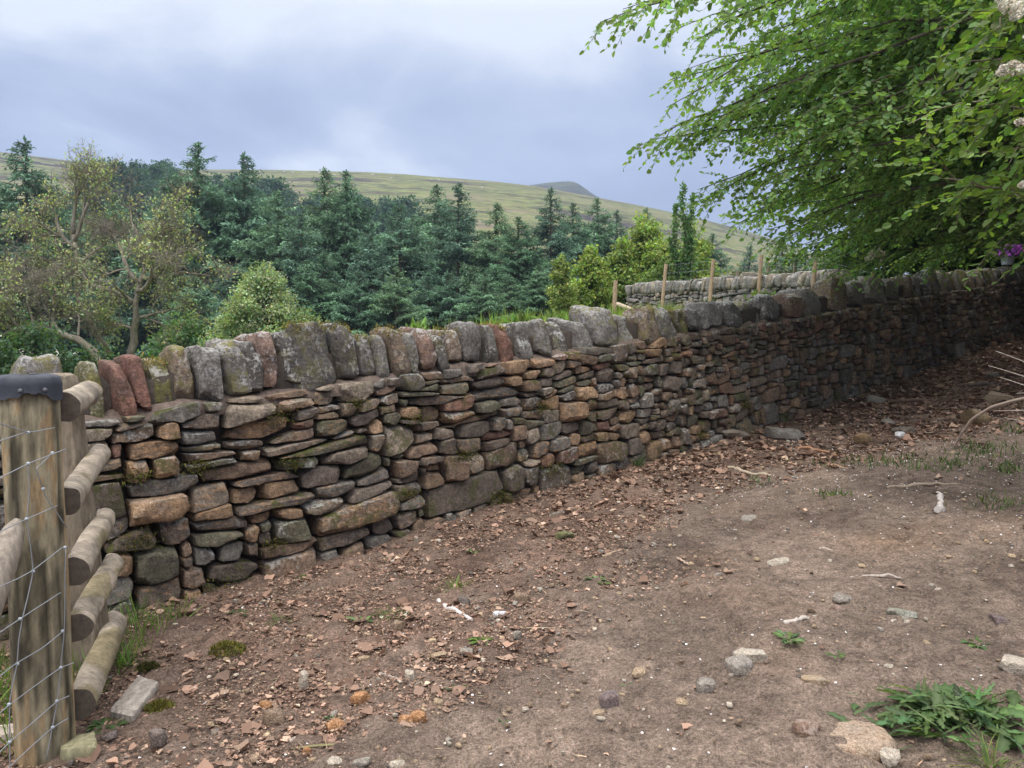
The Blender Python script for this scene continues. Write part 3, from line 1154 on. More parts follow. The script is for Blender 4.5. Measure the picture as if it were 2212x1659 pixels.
while s_ < len2 - .1 and nc < 95:
    w = rg.uniform(.08, .2)
    q, F = rock(rg, (5, 5, 6), 9, 8, (.8, 1.02), False)
    ln = rg.normal(.15, .18)
    h = .27 + rg.normal(0, .03)
    v = (q[:, 2] + 1) / 2
    L = np.stack([s_ + w / 2 + q[:, 0] * w * .52 + ln * h * (v - .5), .33 + q[:, 1] * .24, W2H + h * v], -1)
    L = roughen(L, L.mean(0), .012, 9, nc)
    mb = MB()
    mb.add(place2(L), F, np.array([(.30, .285, .255), (.23, .22, .20), (.30, .26, .20)][nc % 3]) * math.exp(rg.normal(0, .15)), (rg.uniform(.2, 1), 0, .1))
    mb.build('coping_stone', M_FARSTONE, wall2, True, 45)
    s_ += w
    nc += 1

# ---------------------------------------------------------------- fence panel and strainer post in the foreground
M_RAIL = mat_tint('rail_bark', .85, .55, 20., .7, .006, (2.2, 4, 2.2))
M_CAP = mat_tint('rubber_cap', .55, .2, 20., .25, .004)
M_WIRE = mat_tint('galvanised_wire', .45, .15, 40., .1, .001, spec=.6)
M_ENDGRAIN = mat_tint('end_grain', .9, .4, 40., .4, .003)
rg = np.random.default_rng(41)
PY = 2.78
ptop = at(62, 822, PY)
pbot = at(103, 1690, PY)
fence = empty('gate_fence', (ptop[0], ptop[1], pbot[2]), 'thick capped strainer post with half round rails and wire netting left of the path', 'fence')


def post_mesh(mb, a, b, r0, r1, k=40, n=60, col=(.23, .20, .13), fl=0.0):
    """a round timber from a up to b with grain cracks and a rough foot"""
    s = np.linspace(0, 1, n)
    P = a + (b - a) * s[:, None]
    ang = np.arange(k) * 2 * math.pi / k
    r = (r0 + (r1 - r0) * s)[:, None] * (1 + .02 * fbm(np.stack([np.cos(ang)[None] * 2 + 0 * s[:, None], np.sin(ang)[None] * 2 + 0 * s[:, None], s[:, None] * 5 + 0 * ang], -1), 3, 3))
    crack = np.maximum(fbm(np.stack([np.cos(ang)[None] * 7 + 0 * s[:, None], np.sin(ang)[None] * 7 + 0 * s[:, None], s[:, None] * 1.5 + 0 * ang], -1), 2, 9) - .3, 0)
    r = r * (1 - .12 * crack)
    ax = (b - a) / np.linalg.norm(b - a)
    u, w = frame_of(ax)
    V = P[:, None] + r[..., None] * (np.cos(ang)[None, :, None] * u + np.sin(ang)[None, :, None] * w)
    i = np.arange(n - 1)[:, None] * k
    j = np.arange(k)[None]
    F = np.stack([i + j, i + (j + 1) % k, i + k + (j + 1) % k, i + k + j], -1).reshape(-1, 4)
    Vv = np.concatenate([V.reshape(-1, 3), P[[0]], P[[-1]]])
    j = np.arange(k)
    T = np.concatenate([np.stack([np.full(k, n * k), (j + 1) % k, j], 1), np.stack([np.full(k, n * k + 1), (n - 1) * k + j, (n - 1) * k + (j + 1) % k], 1)])
    st = fbm(np.stack([np.cos(ang)[None] * 3 + 0 * s[:, None], np.sin(ang)[None] * 3 + 0 * s[:, None], s[:, None] * 6 + 0 * ang], -1), 4, 12).reshape(-1)
    g2 = fbm(np.stack([np.cos(ang)[None] * 9 + 0 * s[:, None], np.sin(ang)[None] * 9 + 0 * s[:, None], s[:, None] * 2 + 0 * ang], -1), 2, 19).reshape(-1)
    c = np.asarray(col)[None] * (1 - 1.05 * np.clip(st + .02, 0, .75))[:, None] * (1 + .3 * g2)[:, None]
    c = np.where((st < -.25)[:, None], c * np.array([1.15, .95, .8]), c)
    for (ka, ks) in ((-1.2, .35), (-2.0, .62), (-.8, .75), (-1.7, .15), (-.6, .5)):
        dd = np.hypot((ang[None] - (ka % 6.283)) * 1.0 + 0 * s[:, None], (s[:, None] - ks) * 13).reshape(-1)
        c = c * (1 - .75 * np.exp(-(dd / .17) ** 2) + .25 * np.exp(-((dd - .3) / .1) ** 2))[:, None]
    c = np.concatenate([c, np.repeat(np.asarray(col)[None] * .7, 2, 0)])
    mb.add(Vv, [F, T], np.clip(c, .02, .7))


mb = MB()
R0 = px_size(ptop, 59)
post_mesh(mb, pbot, ptop, R0 * 1.0, R0 * .96)
post = mb.build('post', M_WOOD, fence, True, 50)
# rubber cap, folded over the top with a crinkled skirt
mb = MB()
k, rings = 96, [(0.0, .012), (.55, .016), (.9, .014), (1.03, .004), (1.07, -.02), (1.06, -.038), (1.085, -.058)]
ang = np.arange(k) * 2 * math.pi / k
V = []
for ri, (rr, dz) in enumerate(rings):
    nz_ = fbm(np.stack([np.cos(ang) * 2.6, np.sin(ang) * 2.6, ang * 0 + ri * .22], -1), 4, 3)
    wob = 1 + (.05 * nz_ + .02 * np.abs(np.sin(ang * 6.5))) * (ri / 6) ** 1.5
    zz_ = dz + .024 * fbm(np.stack([np.cos(ang) * 1.9, np.sin(ang) * 1.9, ang * 0], -1), 3, 8) * (ri >= 5) + .004 * nz_ * (ri < 5)
    V.append(np.stack([ptop[0] + R0 * rr * wob * np.cos(ang), ptop[1] + R0 * rr * wob * np.sin(ang), ptop[2] + .006 + zz_], -1))
V = np.concatenate(V)
nr = len(rings)
i = np.arange(nr - 1)[:, None] * k
j = np.arange(k)[None]
mb.add(V, np.stack([i + j, i + k + j, i + k + (j + 1) % k, i + (j + 1) % k], -1).reshape(-1, 4), (.040, .044, .054))
for a in (-1.25, -2.1, -.55):
    c = ptop + np.array([R0 * 1.09 * math.cos(a), R0 * 1.09 * math.sin(a), -.03])
    q, F = rock(rg, (4, 4, 4), 2.0, 0, (1, 1))
    mb.add(c + q * .008, F, (.11, .115, .125))
mb.build('post_cap', M_CAP, post)

# second, squared post further along the panel
b2, t2 = at(196, 1440, 3.52), at(128, 806, 3.52)
mb = MB()
q, F = rock(rg, (6, 6, 22), 12, 2, (.95, 1.05), False)
L = q * np.array([.068, .062, .5]) + np.array([0, 0, .5])
L[:, :2] *= (1.15 - .2 * L[:, [2]])
V = b2 + (t2 - b2) * L[:, [2]] + np.concatenate([L[:, :2], np.zeros((len(L), 1))], 1)
cc = .20 * (1 + .3 * fbm(V * np.array([30, 30, 2.]), 3, 4))[:, None] * np.array([.92, .76, .55])
mb.add(V, F, np.clip(cc, .03, .5))
p2_ = mb.build('post', M_WOOD, fence, True, 40)
p2_['label'] = 'brownish squared post behind the rails'

# half round rails
rails = [((141, 879), (194, 846), .95), ((145, 1080), (211, 985), .9), ((159, 1235), (222, 1122), .95), ((167, 1355), (239, 1221), .95), ((171, 1522), (247, 1344), 1.08)]
for (pa, pb, sc) in rails:
    a, b = at(*pa, 2.86), at(*pb, 3.74)
    n, k = 26, 28
    s = np.linspace(0, 1, n)
    P = a + (b - a) * s[:, None] + .006 * np.stack([fbm(np.stack([s * 3, s * 0 + sc * 9, s * 0 + pa[1]], -1), 2, 3)] * 3, -1)
    ax = (b - a) / np.linalg.norm(b - a)
    up = np.array([0, 0, 1.])
    rt = np.cross(ax, up)
    rt /= np.linalg.norm(rt)
    up = np.cross(rt, ax)
    ang = np.linspace(0, 2 * math.pi, k, endpoint=False)
    cx, cz = np.cos(ang), np.sin(ang)
    cx = np.maximum(cx, -.42)
    rad = .058 * sc * (1 + .10 * fbm(np.stack([s[:, None] * 4 + 0 * ang, np.cos(ang)[None] * 1.5 + 0 * s[:, None], np.sin(ang)[None] * 1.5 + 0 * s[:, None] + pa[1]], -1), 3, 7))
    V = P[:, None] + rad[..., None] * (cx[None, :, None] * rt + cz[None, :, None] * up)
    i = np.arange(n - 1)[:, None] * k
    j = np.arange(k)[None]
    F = np.stack([i + j, i + (j + 1) % k, i + k + (j + 1) % k, i + k + j], -1).reshape(-1, 4)[:, ::-1]
    V = V.reshape(-1, 3)
    nb = fbm(V * np.array([16, 20, 16.]), 4, int(pa[1]))
    gr = fbm(V * 4, 2, int(pa[1]) + 5)
    c = np.array([.27, .23, .175])[None] * (1 + .45 * nb)[:, None]
    c = np.where((gr > .15)[:, None], c * np.array([.75, .74, .58]), c)
    mb = MB()
    mb.add(V, F, np.clip(c, .03, .6))
    rail = mb.build('rail', M_RAIL, fence, True, 60)
    for e, fl in ((0, 1), (n - 1, 0)):
        mb = MB()
        rim = V[e * k:(e + 1) * k]
        ctr = rim.mean(0)
        rings = np.concatenate([ctr + (rim - ctr) * f for f in (1.0, .66, .33)] + [ctr[None]])
        rings[k:] += (-ax if fl else ax) * .002
        j = np.arange(k)
        Fq = np.concatenate([np.stack([r * k + j, r * k + (j + 1) % k, (r + 1) * k + (j + 1) % k, (r + 1) * k + j], 1) for r in (0, 1)])
        Ft = np.stack([2 * k + j, 2 * k + (j + 1) % k, np.full(k, 3 * k)], 1)
        if not fl:
            Fq, Ft = Fq[:, ::-1], Ft[:, ::-1]
        mb.add(rings, [Fq, Ft], (.085, .068, .052))
        mb.build('end_grain', M_ENDGRAIN, rail)

# pale strut nailed against the strainer post
mb = MB()
a, b = at(38, 1122, 2.62), at(-74, 1420, 2.36)
s = np.linspace(0, 1, 14)[:, None]
P = a + (b - a) * s
tube(mb, P, np.interp(s[:, 0], [0, .05, .25, 1], [.012, .030, .048, .055]), 18, (.25, .215, .17), True, .08)
o = mb.build('strut', M_WOOD, fence, True, 50)
o['label'] = 'pale weathered strut nailed to the post'

# stock netting: from the right edge of the post to the left and towards the camera
mb = MB()


def wpt(x, y):
    return at(x, y, 2.665 - max(0.0, (136 - x)) * .0021)


def wire(pts, r=.0017, n=None):
    P = np.array([wpt(*p) for p in pts])
    s = np.linspace(0, 1, len(P))
    m = n or len(P) * 4
    si = np.linspace(0, 1, m)
    Q = np.stack([np.interp(si, s, P[:, i]) for i in range(3)], 1)
    kk = np.array([.25, .5, .25])
    if m > 6:
        Q[1:-1] = .25 * Q[:-2] + .5 * Q[1:-1] + .25 * Q[2:]
    tube(mb, Q, r, 6, (.20, .215, .225))


def knot(x, y):
    q, F = rock(rg, (4, 4, 4), 2.0, 0, (1, 1))
    mb.add(wpt(x, y) + q * np.array([.0065, .0055, .006]) + rg.normal(0, .001, 3), F, (.30, .33, .35))


WH = [[(-40, 900), (0, 915), (62, 935), (118, 924)], [(-40, 968), (0, 952), (62, 932)], [(-40, 1052), (0, 1032), (62, 1001), (142, 970)], [(-40, 1166), (0, 1148), (56, 1122), (124, 1092)],
      [(-40, 1290), (0, 1267), (35, 1252), (70, 1233), (134, 1183)], [(-40, 1395), (0, 1366), (43, 1337), (131, 1280)], [(-40, 1490), (0, 1461), (31, 1435), (89, 1402), (136, 1364)],
      [(-40, 1572), (0, 1540), (20, 1523), (75, 1482), (131, 1442), (159, 1432)], [(-40, 1664), (0, 1624), (21, 1603), (72, 1560), (124, 1514), (150, 1503)], [(-20, 1698), (21, 1656), (66, 1614), (113, 1572), (147, 1552)]]
for w in WH:
    wire(w)
for w in ([(60, 1001), (64, 1060), (57, 1122), (66, 1180), (72, 1234), (60, 1290), (48, 1337), (40, 1385), (37, 1435), (27, 1480), (20, 1523), (21, 1603), (21, 1656), (21, 1700)],
          [(142, 1181), (140, 1280), (139, 1363), (131, 1442), (124, 1514), (113, 1572), (100, 1640)], [(112, 980), (92, 1000), (78, 1012), (84, 1034), (94, 1054), (98, 1072), (144, 1139)]):
    wire(w)
for p in ((62, 934), (60, 1001), (57, 1122), (72, 1234), (43, 1337), (37, 1435), (20, 1523), (21, 1603), (136, 1364), (131, 1442), (124, 1514), (113, 1572), (94, 1056), (140, 1183), (114, 978)):
    knot(*p)
mb.build('wire_netting', M_WIRE, fence)

# ---------------------------------------------------------------- thin post fence in the field
rg = np.random.default_rng(43)
posts = [((1330, 606), 15.6, 60, 4.9), ((1439, 570), 15.0, 95, 4.0), ((1541, 561), 14.4, 105, 4.3), ((1645, 551), 13.8, 110, 4.4), ((1762, 556), 13.2, 100, 4.5), ((1886, 588), 12.4, 40, 4.4)]
tops = [at(*p[0], p[1]) for p in posts]
ff = empty('wire_fence', (tops[0][0], tops[0][1], fgz(*tops[0][:2])), 'row of thin leaning wooden posts with netting in front of the pale field wall', 'fence')
PT = []
for i, (p, T) in enumerate(zip(posts, tops)):
    foot = at(p[0][0] - (9 if i else 3), p[0][1] + p[2], p[1])
    dirv = (T - foot) / (T[2] - foot[2])
    zf = fgz(foot[0], foot[1]) - .25
    foot = T + dirv * (min(zf, foot[2] - .1) - T[2])
    mb = MB()
    s = np.linspace(0, 1, 8)[:, None]
    r = p[3] * T[1] / FPX
    tube(mb, foot + (T - foot) * s, r * np.linspace(1.05, .95, 8), 12, (.36, .265, .18), True, .05)
    mb.build('post', M_WOOD, ff, True, 50)
    PT.append((foot, T))
mb = MB()
a, b = at(1334, 657, 15.4), at(1392, 680, 13.6)
tube(mb, a + (b - a) * np.linspace(0, 1, 6)[:, None], .042, 10, (.42, .34, .25))
mb.build('strut', M_WOOD, ff, True, 50)
mb = MB()
for i in range(1, len(PT) - 1):
    for f in (.02, .14, .26, .38, .5, .62, .74):
        a = PT[i][1] + (PT[i][0] - PT[i][1]) * f * min(1, 1.0)
        b = PT[i + 1][1] + (PT[i + 1][0] - PT[i + 1][1]) * f
        tube(mb, a + (b - a) * np.linspace(0, 1, 3)[:, None], .0021, 3, (.25, .28, .28), False)
    for s in np.arange(.08, 1, .12):
        a = PT[i][1] + (PT[i + 1][1] - PT[i][1]) * s
        b = PT[i][0] + (PT[i + 1][0] - PT[i][0]) * s
        tube(mb, np.array([a, a + (b - a) * .4, a + (b - a) * .75]), .0016, 3, (.25, .28, .28), False)
mb.build('wire_netting', M_WIRE, ff)
# weathered posts beyond the second wall
fb = [((1517, 600), 24, 40), ((1593, 586), 22, 40), ((1660, 569), 20.5, 45), ((1718, 563), 19, 45), ((1815, 566), 18, 45)]
f2 = empty('wire_fence', at(1660, 640, 20.5), 'row of small weathered posts beyond the pale field wall', 'fence')
PT2 = []
for (p, Y, l) in fb:
    T = at(p[0], p[1], Y)
    foot = np.array([T[0] - .05, T[1], fgz(T[0], T[1]) - .1])
    mb = MB()
    tube(mb, foot + (T - foot) * np.linspace(0, 1, 5)[:, None], 3.8 * Y / FPX, 9, (.22, .19, .14), True, .05)
    mb.build('post', M_WOOD, f2, True, 50)
    PT2.append((foot, T))
mb = MB()
for i in range(len(PT2) - 1):
    for f in (.03, .16, .3):
        a = PT2[i][1] + (PT2[i][0] - PT2[i][1]) * f
        b = PT2[i + 1][1] + (PT2[i + 1][0] - PT2[i + 1][1]) * f
        tube(mb, a + (b - a) * np.linspace(0, 1, 3)[:, None], .0025, 3, (.25, .28, .28), False)
mb.build('wire_netting', M_WIRE, f2)

# ---------------------------------------------------------------- flower pot on the wall
T = at(2182, 578, 13.6)
tw, _ = tq(T[0], T[1])
X_, Y_ = XY(tw, -.24)
T = at(2176, 572, Y_)
pot = empty('flower_pot', T, 'pale bucket of purple flowers standing on the wall top under the trees', 'flower pot')
mb = MB()
k = 20
ang = np.arange(k) * 2 * math.pi / k
pr = [(.0, 0), (.085, 0), (.095, .05), (.108, .15), (.118, .155), (.118, .17), (.104, .17), (.10, .12), (.0, .12)]
V = np.concatenate([np.stack([T[0] + r * np.cos(ang), T[1] + r * np.sin(ang), T[2] + h + 0 * ang], -1) for r, h in pr])
i = np.arange(len(pr) - 1)[:, None] * k
j = np.arange(k)[None]
mb.add(V, np.stack([i + j, i + (j + 1) % k, i + k + (j + 1) % k, i + k + j], -1).reshape(-1, 4), (.42, .46, .46))
mb.build('bucket', M_CAP, pot, True, 40)
for nm, col, n, L, mt in (('leaves', (.05, .09, .035), 350, .05, M_LEAF), ('blossom', (.55, .16, .66), 1100, .042, M_PETAL)):
    mb = MB()
    P = rg.normal(size=(n, 3))
    P /= np.linalg.norm(P, axis=1)[:, None]
    P = P * rg.uniform(.6, 1.0, (n, 1)) ** .5 * (np.array([.27, .2, .17]) if nm == 'blossom' else np.array([.25, .18, .15]))
    P = P * (1 + .25 * fbm(P * 9, 2, 3))[:, None]
    P[:, 2] = np.abs(P[:, 2]) * 1.15 - .03
    leaves(mb, T + np.array([.05, 0, .19]) + P, rg.normal(size=(n, 3)), P + rg.normal(0, .1, (n, 3)), L * rg.uniform(.7, 1.3, n), .9, shades(n, col, .3, rg), .1, 'diamond')
    mb.build(nm, mt, pot, False)

# ---------------------------------------------------------------- loose stones on the path
rg = np.random.default_rng(47)
OR, TN, PL, DK, GR, BR, WHT, PUR = (.42, .22, .10), (.40, .30, .19), (.48, .42, .33), (.15, .125, .105), (.29, .26, .215), (.25, .18, .12), (.75, .75, .74), (.17, .13, .125)
loose = [
    (1079, 1332, 28, .5, WHT, 'small white stone beside the end of the pale birch stick', .0),
    (863, 1362, 26, .9, BR, 'small brown block of stone below the torn dock leaves near the wall', 0),
    (786, 1426, 28, .35, TN, 'flat tan stone lying among dead leaves left of the dug soil', 0),
    (656, 1488, 27, 1.5, PL, 'narrow pale grey stone standing on end among the leaf litter', 0),
    (884, 1470, 24, .9, PL, 'small pale pointed stone right of a thin twig', 0),
    (778, 1520, 40, .65, OR, 'bright orange wedge shaped stone in the foreground soil', 0),
    (724, 1575, 42, .5, OR, 'flat orange stone nearest the small green sprig in the foreground', 0),
    (906, 1556, 34, .7, OR, 'orange broken stone, larger of the touching pair in the foreground', 0),
    (876, 1563, 30, .55, OR, 'orange broken stone, smaller of the touching pair in the foreground', 0),
    (947, 1522, 20, .6, TN, 'little tan stone right above the touching orange pair', 0),
    (590, 1566, 44, .75, BR, 'brown and orange block of stone in the left foreground', 0),
    (574, 1532, 32, .6, OR, 'rusty orange stone just above the brown block in the left foreground', 0),
    (663, 1630, 19, .8, OR, 'tiny orange cube of stone near the lower edge left of centre', 0),
    (722, 1654, 32, .5, PL, 'pale stone at the lower edge, leftmost of a line of three', 0),
    (780, 1656, 42, .45, GR, 'grey stone at the lower edge, middle of a line of three', 0),
    (858, 1658, 36, .4, PL, 'pale stone at the lower edge, rightmost of a line of three', 0),
    (948, 1421, 34, .35, TN, 'flat yellowish stone left of the green dock plant', 0),
    (1008, 1413, 30, .4, GR, 'thin grey flake of stone just below the green dock plant', 0),
    (1128, 1300, 34, .6, BR, 'brown stone half buried in leaf litter right of the white stone', 0),
    (1001, 1306, 30, .6, DK, 'dark stone behind the pale birch stick', 0),
    (1118, 1378, 20, .8, GR, 'small upright grey stone right of the green dock plant', 0),
    (1616, 1124, 34, .25, GR, 'flat grey slab on the bare soil where the leaf litter ends', 0),
    (1220, 1164, 40, .45, (.17, .17, .08), 'mossy green stone half sunk in the leaf litter', 1),
    (1683, 1219, 50, .25, PL, 'flat cream stone lying alone in the middle of the path', 0),
    (1622, 1424, 72, .35, PL, 'long pale ridge of embedded rock on the right side of the path', 0),
    (1598, 1446, 56, .5, GR, 'grey embedded rock in front of the long pale ridge', 0),
    (1524, 1492, 38, .75, GR, 'rounded grey stone set in the soil right of centre', 0),
    (1475, 1524, 30, .5, TN, 'tan angular stone just left below the rounded grey stone', 0),
    (1319, 1528, 44, .7, PUR, 'dark purple grey stone beside a limp green leaf', 0),
    (1291, 1544, 28, .25, TN, 'curled tan flake leaning against the dark purple stone', 0),
    (1380, 1459, 30, .5, TN, 'small tan stone with dark underside above the limp green leaf', 0),
    (1949, 1332, 60, .3, (.26, .26, .20), 'flat grey green slab on the open soil at the right', 0),
    (1820, 1298, 46, .3, GR, 'thin tilted grey slab left of the flat grey green slab', 0),
    (1813, 1321, 32, .4, (.27, .19, .15), 'pinkish stone just under the thin tilted grey slab', 0),
    (2160, 1350, 44, .4, PUR, 'purplish stone half sunk near the right edge', 0),
    (2002, 1402, 20, .8, TN, 'small cream triangular stone on bare soil', 0),
    (2194, 1446, 72, .4, PL, 'large pale cream stone cut by the right edge of the photo', 0),
    (1757, 1474, 52, .3, TN, 'flat tan flake with a dark underside on the right of the path', 0),
    (1740, 1584, 58, .45, (.27, .18, .13), 'reddish brown stone left of the big half buried boulder', 0),
    (1922, 1644, 42, .6, PL, 'pale stone in front of the big half buried boulder', 0),
    (1863, 958, 46, .5, (.24, .16, .085), 'ochre brown stone alone on the leaf litter', 0),
    (1943, 945, 26, .5, WHT, 'small white stone on the brown leaf litter', 0),
    (1954, 934, 48, .25, (.17, .14, .11), 'flat dark stone just behind the small white stone', 0),
    (1892, 872, 34, .5, GR, 'grey block of stone close to the wall foot', 0),
    (2108, 912, 54, .5, (.27, .20, .11), 'yellowish brown angular stone leaning beside the bent dead branch', 0),
    (2157, 868, 58, .35, TN, 'broad pointed stone behind the bent dead branch', 0),
    (1920, 915, 32, .25, GR, 'low grey stone showing through the leaf litter', 0),
    (1695, 946, 84, .28, (.15, .135, .115), 'big dark boulder sunk in the ground at the wall foot', 0),
    (1580, 946, 70, .28, (.20, .155, .115), 'long flat slab lying loose at the wall foot', 0),
    (2144, 816, 22, .6, GR, 'small grey stone on the shaded leaf litter', 0),
    (340, 1610, 34, 1.1, (.21, .17, .145), 'purplish brown block standing beside the weathered board', 0),
    (237, 1603, 34, .6, (.17, .14, .125), 'dark stone between the weeds and the greenish wood block', 0),
]
for (x, y, w, hr, c, lab, mo) in loose:
    P = gpt(x, y)
    s = px_size(P, w)
    mb = MB()
    big = w > 50
    loose_stone(mb, P - np.array([0, 0, .0]), (s * 1.05, s * rg.uniform(.65, .95), s * hr * 1.3), rg, np.array(c) * .9, (.08 if not big else .25, mo, .15), pw=3.6, cuts=13, yaw=rg.normal(0, .35))
    o = mb.build('stone', M_ROCK, None, True, 38, loc=P)
    tag(o, lab, 'stone', 'loose stones on the path')
P = gpt(1868, 1632)
s = px_size(P, 150)
mb = MB()
loose_stone(mb, P + np.array([0, s * .32, -.005]), (s * 1.05, s * .95, s * .42), rg, (.36, .27, .19), (.1, 0, .4), (16, 14, 10), 2.6, 5, 0.2, .42)
tag(mb.build('boulder', M_ROCK, None, True, 40, loc=P), 'big smooth tan boulder half buried beside the heap of uprooted weeds', 'boulder')

# ---------------------------------------------------------------- sticks, board and wood block
def stick(pts, r, col, lab, name='stick', lift=.6, cat='stick', pr=.3):
    P = np.array([gpt(*p) for p in pts])
    s = np.linspace(0, 1, len(P))
    si = np.linspace(0, 1, 14)
    Q = np.stack([np.interp(si, s, P[:, i]) for i in range(3)], 1)
    Q[:, 2] = np.array([gnd(a[0], a[1]) for a in Q])
    Q[:, 2] = np.maximum(Q[:, 2], np.linspace(Q[0, 2], Q[-1, 2], 14)) + r * lift
    Q += rg.normal(0, r * .3, Q.shape)
    mb = MB()
    tube(mb, Q, r * np.linspace(1.1, .75, 14) * (1 + .15 * rg.normal(size=14)), 8, col, True, .12)
    tag(mb.build(name, M_TWIG, None, True, 60, loc=P[0]), lab, cat, 'fallen sticks on the path')


stick([(945, 1302), (982, 1322), (1022, 1343)], .012, (.50, .46, .42), 'thick pale birch stick lying beside the white stone')
stick([(1718, 968), (1760, 974), (1808, 986)], .016, (.34, .19, .11), 'peeled orange stick lying near the loose slab at the wall foot')
stick([(1757, 998), (1792, 1006), (1832, 1014)], .010, (.38, .25, .16), 'thin peeled stick just in front of the orange one')
stick([(1908, 868), (1960, 872), (2030, 868), (2086, 856)], .02, (.17, .11, .08), 'long brown stick lying across the leaf litter from the grey block')
stick([(2070, 835), (2100, 838), (2152, 831)], .022, (.15, .115, .09), 'forked dark stick on the shaded leaf litter')
stick([(1914, 1056), (1960, 1052), (2018, 1050), (2084, 1049)], .014, (.24, .19, .14), 'long split stick lying across the petal strewn soil')
stick([(2024, 1063), (2060, 1057), (2084, 1050)], .013, (.13, .10, .08), 'short dark stick crossing the end of the split stick')
stick([(2028, 1110), (2032, 1090), (2026, 1072)], .022, (.42, .38, .34), 'stubby pale grey stump of wood on the petal strewn soil')
stick([(1692, 1350), (1725, 1342), (1762, 1336)], .010, (.40, .36, .31), 'pale straight stick on the bare soil right of centre')
stick([(1838, 1252), (1885, 1246), (1946, 1249)], .009, (.38, .33, .28), 'pale stick above the thin tilted grey slab')
stick([(1766, 1182), (1795, 1192), (1830, 1203)], .007, (.34, .29, .24), 'curved grey twig right of the flat cream stone')
stick([(1300, 1206), (1325, 1198), (1345, 1190)], .010, (.30, .22, .15), 'short broken stick among curled leaves at the edge of the litter')
stick([(1350, 1222), (1375, 1212)], .011, (.17, .14, .11), 'short dark stub among curled leaves at the edge of the litter')
stick([(1463, 1207), (1488, 1223)], .008, (.36, .27, .2), 'tiny peeled stub on the bare soil beyond the curled leaves')
stick([(1090, 1356), (1130, 1357), (1195, 1359)], .003, (.45, .38, .24), 'dry straw stalk lying right of the white stone')
stick([(758, 1391), (790, 1384), (820, 1377)], .007, (.33, .27, .21), 'thin twig below the dock leaves in the litter')
stick([(800, 1454), (830, 1460), (860, 1469)], .007, (.30, .26, .22), 'grey twig pointing at the small pale pointed stone')
stick([(1925, 1346), (1955, 1334)], .006, (.36, .31, .26), 'small twig beneath the flat grey green slab')
stick([(2034, 1334), (2056, 1344), (2062, 1356)], .006, (.33, .29, .25), 'bent twig right of the flat grey green slab')
stick([(1575, 1462), (1598, 1455), (1618, 1447)], .008, (.25, .21, .17), 'twig lying against the grey embedded rock')
stick([(1190, 1118), (1218, 1110)], .018, (.17, .15, .12), 'dark flat splinter of wood near the wall foot')
stick([(1570, 1010), (1610, 1025), (1665, 1032)], .016, (.40, .33, .24), 'curled piece of pale bark on the leaf litter')

# dead arching branch at the right edge
mb = MB()
P0 = gpt(2060, 968)
Yb = P0[1]
pts = [P0, at(2078, 935, Yb * .985), at(2100, 905, Yb * .97), at(2140, 880, Yb * .95), at(2180, 868, Yb * .93), at(2225, 858, Yb * .91), at(2300, 845, Yb * .88), at(2380, 850, Yb * .86)]
P = np.array(pts)
si = np.linspace(0, 1, 30)
Q = np.stack([np.interp(si, np.linspace(0, 1, len(P)), P[:, i]) for i in range(3)], 1)
tube(mb, Q, np.linspace(.009, .016, 30), 8, (.36, .28, .22), True, .12)
for (a, b, f) in (((2135, 790), (2380, 880), .90), ((2150, 758), (2380, 862), .88), ((2146, 888), (2380, 900), .9), ((2170, 902), (2380, 965), .88), ((2195, 850), (2380, 855), .92), ((2160, 815), (2380, 905), .93)):
    A, B = at(*a, Yb * f), at(*b, Yb * f * .93)
    tube(mb, bez(A, (A + B) / 2 + np.array([0, 0, .04]), B, 12), np.linspace(.0025, .006, 12), 6, (.46, .40, .33))
B = at(2420, 880, Yb * .80)
B[2] = gnd(B[0], B[1])
tag(mb.build('dead_branch', M_TWIG, None, True, 60, loc=P0), 'bare arching dead branch with thin side twigs reaching in from the right edge', 'branch')

# weathered board and greenish block near the fence foot
def board(pts, thick, col, lab, name):
    """four ground points (near left, near right, far right, far left) -> a lying board"""
    P = np.array([gpt(*p) for p in pts])
    c = P.mean(0)
    mb = MB()
    q, F = rock(rg, (10, 14, 4), 14, 2, (1.0, 1.1), False)
    u, v = (q[:, [0]] + 1) / 2, (q[:, [1]] + 1) / 2
    V = (P[0] * (1 - u) + P[1] * u) * (1 - v) + (P[3] * (1 - u) + P[2] * u) * v
    V[:, 2] = V[:, 2] + (q[:, 2] + .75) * thick * .5
    V = roughen(V, c, .003, 22, 3)
    cc = np.array(col) * (1 + .3 * fbm(V * np.array([40, 8, 20.]), 3, 8))[:, None]
    mb.add(V, F, np.clip(cc, .03, .6))
    o = mb.build(name, M_WOOD, None, True, 40, loc=c)
    return tag(o, lab, 'wood')


bo = board([(236, 1558), (290, 1568), (345, 1492), (300, 1480)], .05, (.27, .24, .20), 'weathered grey board lying at the foot of the fence rails', 'board')
board([(132, 1652), (214, 1640), (205, 1608), (128, 1628)], .06, (.22, .205, .12), 'short greenish block of sawn wood at the foot of the thick post', 'wood_block')
board([(-20, 1612), (42, 1600), (46, 1580), (-14, 1586)], .04, (.40, .34, .28), 'pale piece of sawn wood left of the thick post', 'wood_block')

# ---------------------------------------------------------------- leaf litter, petals and grit
def scatter(n, dens, rg, tr=(-4.3, 15), qr=(.04, 7.5)):
    t = rg.uniform(*tr, n * 16)
    q = rg.uniform(*qr, n * 16)
    X, Y = XY(t, q)
    ok = (Y > 1.9) & (np.abs(X / np.maximum(Y, .1)) < .74)
    near = np.clip(4.5 / np.hypot(X, Y), 0, 1) ** 1.1
    ok &= rg.random(len(t)) < dens(t, q, X, Y) * near
    X, Y = X[ok][:n], Y[ok][:n]
    return np.stack([X, Y, ground_z(X, Y)], -1)


